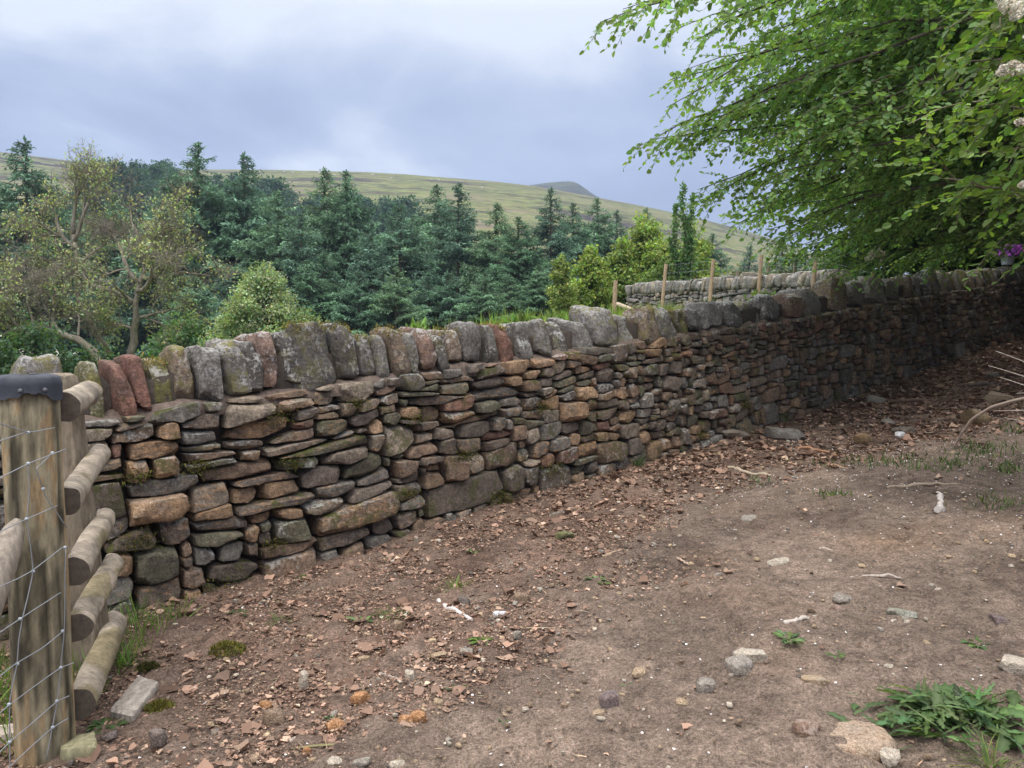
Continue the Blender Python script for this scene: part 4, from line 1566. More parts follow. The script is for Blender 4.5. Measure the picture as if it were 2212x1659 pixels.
def litter_d(t, q, X, Y):
    edge = 1.75 - .75 * sstep(-.8, 1.4, t) + 1.1 * sstep(1.4, 4.4, t) + 4.5 * sstep(5.5, 9, t)
    wob = .45 * fbm2(X, Y, 1.1, 3, 91)
    d = sstep(.35, -.45, q - edge + wob)
    patch = .5 + .5 * sstep(-.25, .3, fbm2(X, Y, 1.6, 3, 55))
    patch = patch + (1 - patch) * sstep(3, 6, t)
    return .012 + .95 * d * patch


rg = np.random.default_rng(53)
mb = MB()
P = np.concatenate([scatter(44000, litter_d, rg, (-4.3, 3.0), (.03, 4.5)), scatter(22000, litter_d, rg, (1.0, 15), (.03, 4.5)), scatter(9000, litter_d, rg, (5, 15), (.03, 7))])
n = len(P)
D = np.stack([rg.normal(size=n), rg.normal(size=n), rg.normal(0, .16, n)], -1)
N = np.stack([rg.normal(0, .26, n), rg.normal(0, .26, n), np.ones(n)], -1)
sz = np.clip(np.exp(rg.normal(-4.8, .68, n)) * (1 + 1.7 * sstep(4.5, 9.5, P[:, 1])), .008, .085)
pick = rg.choice(4, n, p=[.42, .25, .2, .13])
base = np.array([(.23, .148, .105), (.18, .115, .082), (.33, .23, .165), (.14, .095, .07)])[pick]
c = base * np.exp(rg.normal(.02, .34, (n, 1)))
big = sz > .03
P[:, 2] += rg.uniform(.002, .014, n)
leaves(mb, P[big], D[big], N[big], sz[big] * 1.1, .8, np.clip(c[big], .01, .6), .16, 'frag')
leaves(mb, P[~big], D[~big], N[~big], sz[~big] * 1.15, .6, np.clip(c[~big], .01, .6), .12, 'frag')
tag(mb.build('leaf_litter', M_LITTER, None, False), 'dead brown leaves and leaf fragments strewn along the wall foot', 'leaves', kind='stuff')


def petal_d(t, q, X, Y):
    return .025 + .97 * sstep(.2, 4.5, t) * sstep(0, .5, q) * (.4 + .6 * sstep(-.2, .4, fbm2(X, Y, .9, 2, 5)))


mb = MB()
P = scatter(7500, petal_d, rg)
n = len(P)
P[:, 2] += .012
leaves(mb, P, np.stack([rg.normal(size=n), rg.normal(size=n), rg.normal(0, .15, n)], -1), np.stack([rg.normal(0, .3, n), rg.normal(0, .3, n), np.ones(n)], -1),
       rg.uniform(.008, .0135, n), .9, shades(n, (.78, .76, .74), .06, rg, .02), .12)
tag(mb.build('fallen_petals', M_PETAL, None, False), 'small white petals dotted over the soil', 'petals', kind='stuff')

mb = MB()
P = scatter(4200, lambda t, q, X, Y: .25 + .5 * sstep(.0, .5, fbm2(X, Y, 1.2, 2, 15)), rg)
for i, p in enumerate(P):
    s = float(np.clip(math.exp(rg.normal(-4.7, .55)), .005, .03))
    loose_stone(mb, p + np.array([0, 0, .006]), (s * rg.uniform(.9, 1.6), s, s * rg.uniform(.5, .9)), rg, np.array([BR, TN, GR, BR, DK, TN, PL][int(rg.integers(7))]) * rg.uniform(.7, 1.2), (0, 0, 0), (3, 3, 2), 3.0, 3, None, .3)
tag(mb.build('gravel', M_ROCK, None, True, 30), 'small chips of stone and clods on the soil', 'gravel', kind='stuff')

mb = MB()
P = scatter(9000, lambda t, q, X, Y: .12 + .7 * litter_d(t, q, X, Y), rg)
n = len(P)
P[:, 2] += .008
a_ = rg.uniform(0, 6.28, n)
leaves(mb, P, np.stack([np.cos(a_), np.sin(a_), rg.normal(0, .12, n)], -1), np.tile([0, 0, 1.], (n, 1)) + rg.normal(0, .4, (n, 3)), np.exp(rg.normal(-3.5, .45, n)), .075,
       shades(n, (.34, .26, .17), .4, rg), .03, 'blade')
tag(mb.build('twig_debris', M_LITTER, None, False), 'bits of straw and thin twigs scattered on the soil', 'debris', kind='stuff')

# ---------------------------------------------------------------- weeds and grass
def weed(x, y, w, n, col, lab, ln=1.0, wid=.3, up=.45, name='weed', cat='plant', shape='leaf', group=None, mat=None):
    P = gpt(x, y)
    s = px_size(P, w) * .5
    mb = MB()
    a = rg.uniform(0, 6.28, n)
    rad = s * rg.uniform(0, .45, n)
    B = np.stack([P[0] + rad * np.cos(a), P[1] + rad * np.sin(a), np.full(n, P[2]) + .006], -1)
    a = a + rg.normal(0, .5, n)
    L = s * rg.uniform(.55, 1.1, n) * ln
    el = rg.uniform(.05, up, n)
    D = np.stack([np.cos(a), np.sin(a), el * 1.3], -1)
    D /= np.linalg.norm(D, axis=1)[:, None]
    c = shades(n, col, .28, rg)
    # each leaf in two joined lengths so that it arches over
    if shape == 'blade':
        M = B + D * (L * .55)[:, None]
        D2 = D + np.array([0, 0, -.55]) + rg.normal(0, .12, (n, 3))
        for i in range(n):
            tip = M[i] + D2[i] * L[i] * .5
            side = np.cross(D[i], [0, 0, 1.])
            side /= np.linalg.norm(side) + 1e-9
            ww = L[i] * wid * .5
            mb.add([B[i] - side * ww, B[i] + side * ww, M[i] + side * ww * .8, M[i] - side * ww * .8, tip], [np.array([[0, 1, 2, 3]]), np.array([[3, 2, 4]])], c[i])
    else:
        for i in range(n):
            k = 6
            f = np.linspace(0, 1, k)
            mid = B[i] + np.outer(f, D[i]) * L[i] + np.outer(f ** 2, [0, 0, -1.]) * L[i] * el[i] * rg.uniform(.5, 1.1)
            side = np.cross(D[i], [0, 0, 1.])
            side = side / (np.linalg.norm(side) + 1e-9) + rg.normal(0, .15, 3)
            pw_ = np.array([.12, .6, 1.0, .85, .5, .02]) * (1 + .35 * np.array([0, 1, -1, 1, -1, 0]) * (wid < .28))
            hw = L[i] * wid * .5 * pw_
            V = np.stack([mid + side * hw[:, None] + np.array([0, 0, .12]) * hw[:, None], mid, mid - side * hw[:, None] + np.array([0, 0, .12]) * hw[:, None]], 1).reshape(-1, 3)
            ii_ = np.arange(k - 1)[:, None] * 3
            j_ = np.arange(2)[None]
            mb.add(V, np.stack([ii_ + j_, ii_ + j_ + 1, ii_ + j_ + 4, ii_ + j_ + 3], -1).reshape(-1, 4), c[i])
    tag(mb.build(name, mat or M_GRASS, None, True, 40, loc=P), lab, cat, group)


GN, DG, YG = (.085, .135, .04), (.045, .085, .03), (.13, .17, .04)
WD = 'weeds growing on the path'
def weed_heap():
    """pulled up thistle and dandelion leaves thrown on a pile, lying every way"""
    P = gpt(2055, 1560)
    s = px_size(P, 265)
    mb = MB()
    for i in range(230):
        c = P + np.array([rg.normal(0, .25) * s, rg.normal(0, .14) * s, 0])
        c[2] = gnd(c[0], c[1]) + .008 + abs(rg.normal(0, .028)) * max(0, 1 - np.hypot((c[0] - P[0]) / s, (c[1] - P[1]) / s) * 2)
        a = rg.uniform(0, 6.28)
        L = s * rg.uniform(.12, .36)
        w = L * rg.uniform(.08, .18)
        k = 11
        f = np.linspace(0, 1, k)
        d = np.array([math.cos(a), math.sin(a), rg.normal(.05, .22)])
        bend = rg.normal(0, .35)
        sd = np.array([-math.sin(a), math.cos(a), rg.normal(0, .5)])
        mid = c + np.outer(f, d) * L + np.outer(f ** 2, sd * bend) * L + np.outer(f * (1 - f), [0, 0, 1.]) * L * rg.uniform(.05, .4)
        hw = w * np.sin(np.clip(f * 2.9 + .15, 0, 3.1)) ** .7 * np.where(np.arange(k) % 2, 1.0, .42 + .3 * (w / L > .17))
        V = np.stack([mid + np.outer(hw, sd) + np.array([0, 0, .2]) * hw[:, None], mid, mid - np.outer(hw, sd) + np.array([0, 0, .2]) * hw[:, None]], 1).reshape(-1, 3)
        ii_ = np.arange(k - 1)[:, None] * 3
        j_ = np.arange(2)[None]
        col = np.clip(np.array((.085, .135, .05)) * math.exp(rg.normal(-.1, .26)) * (1 + rg.normal(0, .08, 3)), .01, .22)
        cc = np.tile(col, (k * 3, 1))
        cc[1::3] = cc[1::3] * 1.35 + .02
        mb.add(V, np.stack([ii_ + j_, ii_ + j_ + 1, ii_ + j_ + 4, ii_ + j_ + 3], -1).reshape(-1, 4), cc)
    tag(mb.build('weed', M_GRASS, None, True, 40, loc=P), 'large heap of uprooted leafy weeds beside the half buried boulder', 'plant', WD)


weed_heap()
weed(1705, 1384, 100, 26, (.10, .15, .06), 'low green weed on bare soil behind the flat tan flake', .7, .3, .6, group=WD)
weed(1806, 1420, 50, 14, (.09, .145, .05), 'small leafy sprig right of the low weed on bare soil', .8, .32, .5, group=WD)
weed(2112, 1400, 95, 34, (.09, .14, .05), 'leafy green weed left of the big pale stone at the right edge', .7, .28, .9, group=WD)
weed(1038, 1390, 64, 12, (.10, .17, .04), 'bright green dock plant on the soil in the middle of the foreground', .9, .42, .8, group=WD)
weed(1292, 1258, 74, 9, (.10, .15, .06), 'torn green dock leaves at the edge of the leaf litter', .9, .45, .7, group=WD)
weed(1346, 1497, 50, 6, (.11, .16, .07), 'limp green leaf lying behind the dark purple stone', 1.1, .5, .3, group=WD)
weed(720, 1556, 44, 12, (.08, .13, .045), 'small green sprig above the flat orange stone', .8, .35, .5, group=WD)
weed(985, 1492, 48, 7, (.08, .135, .06), 'flattened green leaf on the bare soil below the dark clods', .9, .5, .25, group=WD)
weed(1090, 1562, 34, 9, (.07, .11, .05), 'small grey green rosette in the lower middle of the path', .8, .35, .5, group=WD)
weed(1250, 1428, 40, 10, (.085, .12, .05), 'tiny weed on bare soil left of the small tan stone', .8, .35, .5, group=WD)
weed(790, 1345, 84, 10, (.09, .14, .05), 'wilted dock leaves among the dead leaves', .9, .42, .5, group=WD)
weed(1020, 1196, 40, 10, (.075, .12, .04), 'small nettle like weed in the leaf litter near the wall', .9, .5, .9, group=WD)
weed(652, 1252, 40, 12, (.085, .15, .04), 'fresh green weed growing from the wall foot', .8, .4, 1.3, group=WD)
weed(515, 1328, 50, 12, (.06, .10, .035), 'dark green weed at the wall foot near the fence', .8, .4, .7, group=WD)
weed(225, 1575, 110, 26, (.075, .125, .045), 'broad leaved weed at the foot of the fence rails', .75, .34, 1.0, group=WD)
weed(145, 1600, 70, 16, (.08, .14, .05), 'leafy weed growing against the thick post', .9, .3, 1.6, group=WD)
GS = 'grass tufts along the wall'
weed(985, 1272, 90, 46, (.12, .17, .05), 'tuft of trampled grass in the leaf litter above the birch stick', 1.0, .05, .9, 'grass_tuft', 'grass', 'blade', GS)
weed(850, 1330, 90, 34, (.12, .16, .05), 'flattened grass blades beside the wilted dock leaves', .9, .05, .5, 'grass_tuft', 'grass', 'blade', GS)
weed(600, 1345, 90, 30, (.10, .14, .045), 'sparse grass blades in the litter near the fence', .9, .045, .5, 'grass_tuft', 'grass', 'blade', GS)
weed(1378, 1008, 52, 44, (.06, .10, .04), 'dark tuft of grass at the wall foot in the middle', 1.3, .06, 2.2, 'grass_tuft', 'grass', 'blade', GS)
weed(1545, 985, 40, 30, (.20, .19, .07), 'dry yellowish tuft of grass near the wall foot', 1.0, .05, .8, 'grass_tuft', 'grass', 'blade', GS)
weed(300, 1345, 50, 16, (.10, .16, .045), 'tall bright grass blades standing between the rails and the wall', 4.2, .022, 7, 'grass_tuft', 'grass', 'blade', GS)
weed(275, 1440, 90, 60, (.11, .17, .045), 'grass growing under the fence rails', 1.5, .035, 2.4, 'grass_tuft', 'grass', 'blade', GS)
weed(2140, 1665, 220, 70, (.12, .17, .05), 'grass tuft at the lower right corner', .8, .035, 1.2, 'grass_tuft', 'grass', 'blade', GS)
weed(170, 1430, 100, 60, (.12, .19, .05), 'grass growing behind the thick post', 1.3, .035, 2.2, 'grass_tuft', 'grass', 'blade', GS)
# mossy lumps
for (x, y, w, lab) in ((490, 1412, 84, 'yellow green moss cushion lying on the leaf litter'), (345, 1535, 64, 'moss cushion at the end of the weathered board'), (320, 1450, 50, 'dark moss cushion under the fence rails')):
    P = gpt(x, y)
    s = px_size(P, w)
    mb = MB()
    n = 900
    a, r = rg.uniform(0, 6.28, n), np.sqrt(rg.random(n)) * .5
    Q = P + np.stack([s * r * np.cos(a), s * r * np.sin(a) * .8, s * .22 * (1 - (2 * r) ** 2)], -1)
    leaves(mb, Q, rg.normal(0, .6, (n, 3)) + np.array([0, 0, .8]), rg.normal(size=(n, 3)), rg.uniform(.012, .028, n), .25, shades(n, (.13, .125, .03) if w > 60 else (.06, .06, .02), .35, rg), 0, 'diamond')
    tag(mb.build('moss_cushion', M_MOSS, None, False, loc=P), lab, 'moss')

# grass on the left verge, along the bank and behind the wall
def grass_patch(name, P, L, col, lab, wid=.03, dark=.3):
    n = len(P)
    mb = MB()
    D = rg.normal(0, .38, (n, 3)) + np.array([0, 0, 1.])
    leaves(mb, P, D, rg.normal(size=(n, 3)), L, wid, shades(n, col, dark, rg), .01, 'blade')
    return tag(mb.build(name, M_GRASS, None, False), lab, 'grass', kind='stuff')


n = 1500
x = rg.uniform(-2.6, -1.75, n)
y = rg.uniform(2.75, 4.2, n)
ok = (tq(x, y)[1] > .15)
grass_patch('verge_grass', np.stack([x[ok], y[ok], ground_z(x[ok], y[ok])], -1), rg.uniform(.06, .2, ok.sum()), (.13, .21, .05), 'bright green grass behind the thick post at the left edge', .05)
Pb = []
for (x, y, w, h, n) in [(1920, 1000, 330, 30, 500), (2120, 975, 160, 40, 420), (2150, 1090, 120, 40, 200), (2040, 1010, 120, 25, 200), (1800, 1075, 70, 14, 120), (2190, 930, 60, 30, 100), (1640, 1045, 60, 20, 50), (2170, 1015, 90, 30, 160)]:
    for i in range(n // 2):
        Pb.append(gpt(x + rg.normal(0, .28) * w, y + rg.normal(0, .28) * h))
Pb = np.array(Pb)
grass_patch('bank_weeds', Pb, rg.uniform(.03, .08, len(Pb)), (.10, .135, .055), 'thin green ground cover with petals on the bank', .3)
n = 26000
x = rg.uniform(-1.9, 7.5, n)
y = rg.uniform(6.2, 16, n)
t_, q_ = tq(x, y)
ok = (q_ < -.75) & ((x - A2[0]) * n2[0] + (y - A2[1]) * n2[1] > -.2)
x, y = x[ok], y[ok]
hgt = .15 + .16 * np.clip(fbm2(x, y, .8, 3, 44) + .3, 0, 1)
grass_patch('field_grass', np.stack([x, y, field_z(x, y) - .02], -1), hgt * rg.uniform(.6, 1.3, len(x)), (.20, .28, .07), 'rough green grass growing behind the wall', .05)
# leafy docks standing in that grass
for (x, y, Y, w, lab) in ((1215, 690, 9.0, 60, 'leafy green plants rising above the copes left of the big top stone'), (1130, 700, 8.3, 40, 'pale leafy plants in the grass above the middle of the wall'), (905, 716, 7.2, 30, 'small bright leafy plant peeping over the copes'), (1655, 640, 12.2, 46, 'green leafy plants at the foot of the fourth thin post')):
    c = at(x, y, Y)
    zf = fgz(c[0], c[1])
    n = 260
    s = w * Y / FPX
    mb = MB()
    base = np.array([c[0], c[1], zf - .03])
    for k in range(26):
        tip = np.array([c[0] + rg.normal(0, .42) * s, c[1] + rg.normal(0, .2), zf + rg.uniform(.5, 1) * max(.14, c[2] + .06 - zf)])
        q = bez(base, (base + tip) / 2 + np.array([(tip[0] - base[0]) * .3, 0, -.02]), tip, 7)
        tube(mb, q, np.linspace(.006, .003, 7), 4, (.10, .15, .05), False)
        u = rg.uniform(.2, 1, 10)
        Pl = np.stack([np.interp(u, np.linspace(0, 1, 7), q[:, a]) for a in range(3)], 1)
        leaves(mb, Pl, rg.normal(0, .6, (10, 3)) + np.array([0, 0, .9]), rg.normal(size=(10, 3)), rg.uniform(.06, .13, 10), .3, shades(10, (.15, .23, .07), .25, rg), .1)
    tag(mb.build('dock_plant', M_GRASS, None, False, loc=(c[0], c[1], zf)), lab, 'plant')

# ---------------------------------------------------------------- trees
def conifer(seed, H, Rad, gap=.18, col=(.035, .078, .055), nb=125):
    nb = int(nb * 1.55)
    Rad = Rad * 1.5
    gap = gap * .7
    """spruce or larch: trunk and drooping sprays of short needles; built about the origin"""
    r = np.random.default_rng(seed)
    tr = MB()
    zz_ = np.linspace(0, H, 12)
    wob = np.stack([.05 * np.sin(zz_ * .6 + seed), .05 * np.cos(zz_ * .5 + seed), zz_], -1)
    tube(tr, wob, .011 * H * (1 - zz_ / H) ** .8 + .01, 7)
    Pq, Dq, Lq, Cq = [], [], [], []
    for b in range(nb):
        f = gap + (1 - gap) * ((b + r.random()) / nb) ** .78
        f = min(f, .995)
        z0 = H * f
        a = r.uniform(0, 6.283)
        L = Rad * ((1 - f) / (1 - gap)) ** .80 * r.uniform(.75, 1.15) + .10
        dry = f < gap + .13 and r.random() < .5
        rise = np.interp(f, [0, .5, .9, 1], [-.35, -.12, .12, .5]) + r.normal(0, .08)
        k = 8
        s = np.linspace(0, 1, k)
        ax = np.array([math.cos(a), math.sin(a), 0])
        pts = np.array([0, 0, z0]) + ax * (L * s)[:, None] + np.array([0, 0, 1.]) * (L * (rise * s - .25 * s ** 1.5 + .28 * s ** 3))[:, None]
        tube(tr, pts, np.linspace(.022, .006, k), 3, (1, 1, 1), False)
        if dry:
            continue
        side = np.cross(ax, [0, 0, 1.])
        tone = math.exp(r.normal(0, .2))
        nl = max(4, int(L / .115))
        for m in range(nl):
            fs = .18 + .82 * (m + r.random()) / nl
            p = np.array([np.interp(fs, s, pts[:, i]) for i in range(3)])
            for sg in (-1, 1):
                l = (.04 + .16 * min(1, L) + .34 * L * (1.08 - fs) ** .8) * r.uniform(.6, 1.2)
                d = ax * .75 + side * sg * .9 + np.array([0, 0, -.22 + r.normal(0, .15)])
                d /= np.linalg.norm(d)
                nn = max(3, int(l / .058))
                u = (np.arange(nn) + r.random(nn)) / nn
                Pq.append(p + np.outer(u * l, d) + np.outer(u ** 2 * l, [0, 0, -.25]))
                Dq.append(d * .7 + r.normal(0, .42, (nn, 3)) + np.array([0, 0, -.18]))
                Lq.append(r.uniform(.13, .28, nn) * min(1, .5 + .28 * L))
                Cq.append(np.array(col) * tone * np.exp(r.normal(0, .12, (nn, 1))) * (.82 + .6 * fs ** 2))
    for z in np.linspace(H * .8, H, 40):
        nn = 6
        Pq.append(np.tile([.05 * math.sin(z * .6 + seed), .05 * math.cos(z * .5 + seed), z], (nn, 1)))
        Dq.append(r.normal(0, 1, (nn, 3)) * np.array([1, 1, .3]) + np.array([0, 0, .5]))
        Lq.append(r.uniform(.12, .3, nn))
        Cq.append(np.tile(np.array(col), (nn, 1)))
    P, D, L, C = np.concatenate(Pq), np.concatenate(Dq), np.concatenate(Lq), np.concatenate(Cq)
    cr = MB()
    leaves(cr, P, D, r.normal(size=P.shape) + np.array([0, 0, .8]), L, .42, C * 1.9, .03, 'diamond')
    return tr, cr


def make_tree(name, trk, crn, barkm, leafm, loc, label, group=None, tname='trunk', cname='crown'):
    o = empty(name, loc, label, 'tree', group)
    for m, nm, mt in ((trk, tname, barkm), (crn, cname, leafm)):
        if m is not None and m.n:
            c = m.build(nm, mt, None, nm == tname)
            c.parent = o
    return o


CG = 'conifers of the plantation across the valley'
variants = []
for i in range(6):
    H = 15.0
    tr, cr = conifer(100 + i, H, (3.3, 3.7, 2.9, 3.5, 4.0, 3.1)[i], (.20, .14, .22, .10, .17, .2)[i], [(.056, .096, .064), (.068, .112, .068), (.054, .090, .064), (.076, .120, .070), (.060, .104, .063), (.056, .094, .067)][i], (100, 95, 90, 105, 100, 90)[i])  # needle greens lightened and greyed, putting the haze into their colour
    variants.append((tr, cr))
protos = [None] * 6
rg = np.random.default_rng(61)


def plant(vi, top, wscale, label, Y, zb=None, group=CG, name='conifer'):
    T = at(top[0], top[1], Y)
    zb = fgz(T[0], Y) - .3 if zb is None else zb
    zb = max(zb, T[2] - 24)
    H = T[2] - zb
    sc = H / 15.0
    if protos[vi] is None:
        o = make_tree(name, variants[vi][0], variants[vi][1], M_CONBARK, M_NEEDLE, (T[0], Y, zb), label, group)
        o.scale = (sc * wscale, sc * wscale, sc)
        protos[vi] = o
        return o
    return copy_tree(protos[vi], (T[0], Y, zb), rg.uniform(0, 6.28), (sc * wscale, sc * wscale, sc), label, group)


front = [((50, 306), 40, 1.0, 'tall conifer standing above the moor at the far left'),
         ((-70, 395), 38, 1.2, 'conifer half cut by the left edge of the photo'),
         ((140, 455), 46, 1.1, 'conifer behind the sparse tree, first right of the far left tall one'),
         ((245, 420), 50, 1.1, 'conifer behind the crown of the sparse tree'),
         ((428, 312), 46, .95, 'tallest conifer left of centre with its tip against the sky'),
         ((350, 400), 43, 1.05, 'broad conifer just right of the sparse tree crown'),
         ((530, 338), 47, 1.0, 'conifer with a spiky tip against the sky, right of the tallest'),
         ((600, 415), 42, 1.15, 'broad front conifer above the round pale bush'),
         ((650, 462), 40, 1.1, 'lower front conifer right of the round pale bush'),
         ((700, 366), 48, .95, 'conifer whose tip just touches the moor skyline, left of a pair'),
         ((746, 372), 46, .85, 'conifer whose tip just touches the moor skyline, right of a pair'),
         ((800, 480), 41, 1.05, 'front conifer with low drooping boughs left of centre'),
         ((862, 445), 43, 1.1, 'broad pale conifer in the middle of the plantation'),
         ((945, 402), 50, .95, 'dark pointed conifer against the moor, left of a pair in the middle'),
         ((990, 398), 46, 1.05, 'tall conifer against the moor, right of a pair in the middle'),
         ((1072, 440), 44, 1.05, 'conifer right of the middle pair'),
         ((1120, 470), 41, 1.15, 'broad bluish front conifer left of the young yellow green trees'),
         ((1190, 408), 47, .95, 'pointed conifer with open branches below the bare peak'),
         ((1238, 440), 49, .9, 'conifer right of the pointed one below the peak'),
         ((1290, 430), 52, 1.0, 'conifer standing over the young yellow green trees'),
         ((1332, 455), 56, .9, 'small conifer right at the edge of the plantation below the moor'),
         ((1395, 452), 66, .9, 'lone conifer tip above the yellow green trees'),
         ((1540, 506), 60, .9, 'small dark conifer right of the ivy column tree'),
         ((1620, 530), 62, 1.1, 'small conifer behind the thin posts'),
         ((1690, 522), 58, 1.1, 'conifer behind the fourth thin post'),
         ((1740, 540), 55, 1.2, 'conifer at the right end behind the thin posts')]
for i, (tp, Y, ws, lab) in enumerate(front):
    plant(i % 6, tp, ws, lab, Y)
# rows behind and small ones filling in under the front row
for i in range(46):
    x = rg.uniform(-140, 1340)
    yt = np.interp(x, [-140, 60, 200, 420, 560, 700, 880, 1000, 1200, 1340], [400, 400, 430, 380, 400, 425, 470, 440, 460, 480]) + rg.uniform(0, 60)
    plant(int(rg.integers(6)), (x, yt), rg.uniform(.9, 1.2), 'dark green conifer in the dense back rows of the plantation', rg.uniform(50, 66))
for i in range(16):
    x = 430 + 55 * i + rg.uniform(-20, 20)
    if x > 1230:
        break
    plant(int(rg.integers(6)), (x, rg.uniform(545, 610)), rg.uniform(1.1, 1.4), 'short young conifer at the front edge of the plantation', rg.uniform(36, 40))


def broad(seed, H, rx, ry, z0, z1, nleaf, lsize, col, nlimb=26, clump=.45, trunk_r=None, droop=0.0, hue=.12, var=.28, top=1.0):
    """broadleaved tree about the origin: trunk, limbs to points in the crown, leaf clumps round their ends"""
    r = np.random.default_rng(seed)
    tr, cr = MB(), MB()
    trunk_r = trunk_r or H * .018
    zt = z0 + (z1 - z0) * .75
    zs = np.linspace(-.3, zt, 10)
    tw = np.stack([.03 * H * np.sin(zs * 2.1 / H * 3 + seed), .03 * H * np.cos(zs * 1.7 / H * 3 + seed * 2) - .03 * H, zs], -1)
    tube(tr, tw, trunk_r * (1 - .75 * (zs + .3) / (zt + .3)), 8)
    ctr = np.array([0, 0, (z0 + z1) / 2])
    hz = (z1 - z0) / 2
    tips = []
    while len(tips) < nlimb:
        p = r.normal(size=3)
        p /= np.linalg.norm(p)
        p *= r.uniform(.3, 1.18) ** .7
        sh = 1.0 - .45 * max(0, p[2]) * top
        tips.append(ctr + p * np.array([rx * sh, ry * sh, hz]))
    Pq, Nq, Tq = [], [], []
    per = max(1, nleaf // nlimb)
    for T in tips:
        zb = min(zt * .98, max(z0 * .8, T[2] - np.hypot(T[0], T[1]) * r.uniform(.4, .9)))
        a = np.array([np.interp(zb, zs, tw[:, 0]), np.interp(zb, zs, tw[:, 1]), zb])
        m = (a + T) / 2 + np.array([0, 0, .18 * np.linalg.norm(T - a) * (1 - droop)])
        q = bez(a, m, T, 8)
        tube(tr, q, np.linspace(trunk_r * .35, trunk_r * .06, 8), 5, (1, 1, 1), False)
        cs = clump * r.uniform(.7, 1.3)
        n1 = per
        P = r.normal(size=(n1, 3))
        P *= (r.random((n1, 1)) ** .45) / np.linalg.norm(P, axis=1)[:, None] * cs * np.array([1.1, 1.1, .75])
        u = r.random(n1) ** .6
        basep = np.stack([np.interp(u * .5 + .5, np.linspace(0, 1, 8), q[:, i]) for i in range(3)], 1)
        Pq.append(basep + P)
        Nq.append(P / cs + r.normal(0, .5, (n1, 3)) + np.array([0, 0, .7]))
        Tq.append(np.full(n1, math.exp(r.normal(0, .16))))
    P, N, Tn = np.concatenate(Pq), np.concatenate(Nq), np.concatenate(Tq)
    n = len(P)
    D = r.normal(size=(n, 3)) + np.array([0, 0, -.35 - droop])
    leaves(cr, P, D, N, lsize * r.uniform(.7, 1.3, n), .62, shades(n, col, var, r, hue) * Tn[:, None], .1, 'leaf' if lsize > .09 and nleaf < 9000 else 'diamond')
    return tr, cr


# blue green woods on the moor edge, far away
fp = None
FG = 'round trees in the far wood on the moor edge'
tr, cr = broad(7, 9, 4.2, 4.2, 1.5, 9.5, 3600, .42, (.034, .072, .052), 34, 1.3)
far = []
for i in range(34):
    x = rg.uniform(205, 400)
    far.append((x, 343 + abs(x - 300) * .06 + rg.uniform(0, 50)))
for i in range(16):
    far.append((rg.uniform(400, 600), rg.uniform(372, 420)))
for i in range(40):
    x = rg.uniform(600, 990)
    far.append((x, np.interp(x, [600, 700, 820, 870, 990], [395, 400, 408, 425, 460]) + rg.uniform(0, 50)))
for i, (x, y) in enumerate(far):
    Y = rg.uniform(120, 170)
    T = at(x, y, Y)
    sc = rg.uniform(.8, 1.25)
    lab = 'rounded blue green tree in the far wood on the moor edge'
    loc = (T[0], Y, T[2] - 9.3 * sc)
    if fp is None:
        fp = make_tree('far_tree', tr, cr, M_BARK, M_LEAF, loc, lab, FG)
        fp.scale = (sc,) * 3
    else:
        copy_tree(fp, loc, rg.uniform(0, 6.28), sc, lab, FG)


def at_tree(seed, top, foot_z, Y, rx_px, lsize, nleaf, col, label, name='young_tree', z0f=.15, nl=30, clump=.4, barkm=None, leafm=None, group=None, hue=.12, trunk_r=None, ry=None, topp=1.0):
    T = at(top[0], top[1], Y)
    zb = foot_z if foot_z is not None else fgz(T[0], Y) - .1
    H = T[2] - zb
    rx = rx_px * Y / FPX
    tr, cr = broad(seed, H, rx, ry or rx, H * z0f, H, nleaf, lsize, col, nl, clump, trunk_r, hue=hue, top=topp)
    return make_tree(name, tr, cr, barkm or M_BARK, leafm or M_LEAF, (T[0], Y, zb), label, group)


YLG = (.22, .29, .075)
at_tree(201, (1215, 545), None, 22, 34, .08, 5000, (.20, .25, .08), 'slim sparse yellow green sapling left of the young trees', z0f=.05, nl=60, clump=.17, topp=1.7)
at_tree(202, (1278, 535), None, 24, 52, .105, 6500, YLG, 'young yellow green tree beside the slim sapling', z0f=.05, nl=90, clump=.2, topp=1.5)
at_tree(203, (1395, 474), None, 28, 92, .13, 14000, (.21, .28, .075), 'broad yellow green tree behind the thin posts', z0f=.05, nl=150, clump=.32, topp=1.3)
at_tree(204, (1500, 490), None, 30, 62, .13, 9000, (.21, .275, .07), 'yellow green tree right of the ivy column tree', z0f=.05, nl=100, clump=.3, topp=1.5)
at_tree(206, (1600, 575), None, 26, 60, .08, 2400, (.10, .115, .05), 'low brownish scrub behind the thin posts', name='scrub_bush', z0f=.05, nl=30, clump=.4)
at_tree(207, (1345, 520), None, 25, 48, .115, 5200, (.18, .24, .07), 'smaller yellow green tree under the broad one', z0f=.05, nl=70, clump=.26, topp=1.5)
at_tree(208, (1440, 560), None, 24, 70, .09, 3400, (.12, .18, .06), 'darker green shrub at the foot of the ivy column tree', name='scrub_bush', z0f=.03, nl=70, clump=.26, topp=1.5)
at_tree(209, (1700, 560), None, 21, 60, .08, 2200, (.10, .13, .05), 'low leafy shrub right of the scrub behind the posts', name='scrub_bush', z0f=.05, nl=28, clump=.36)
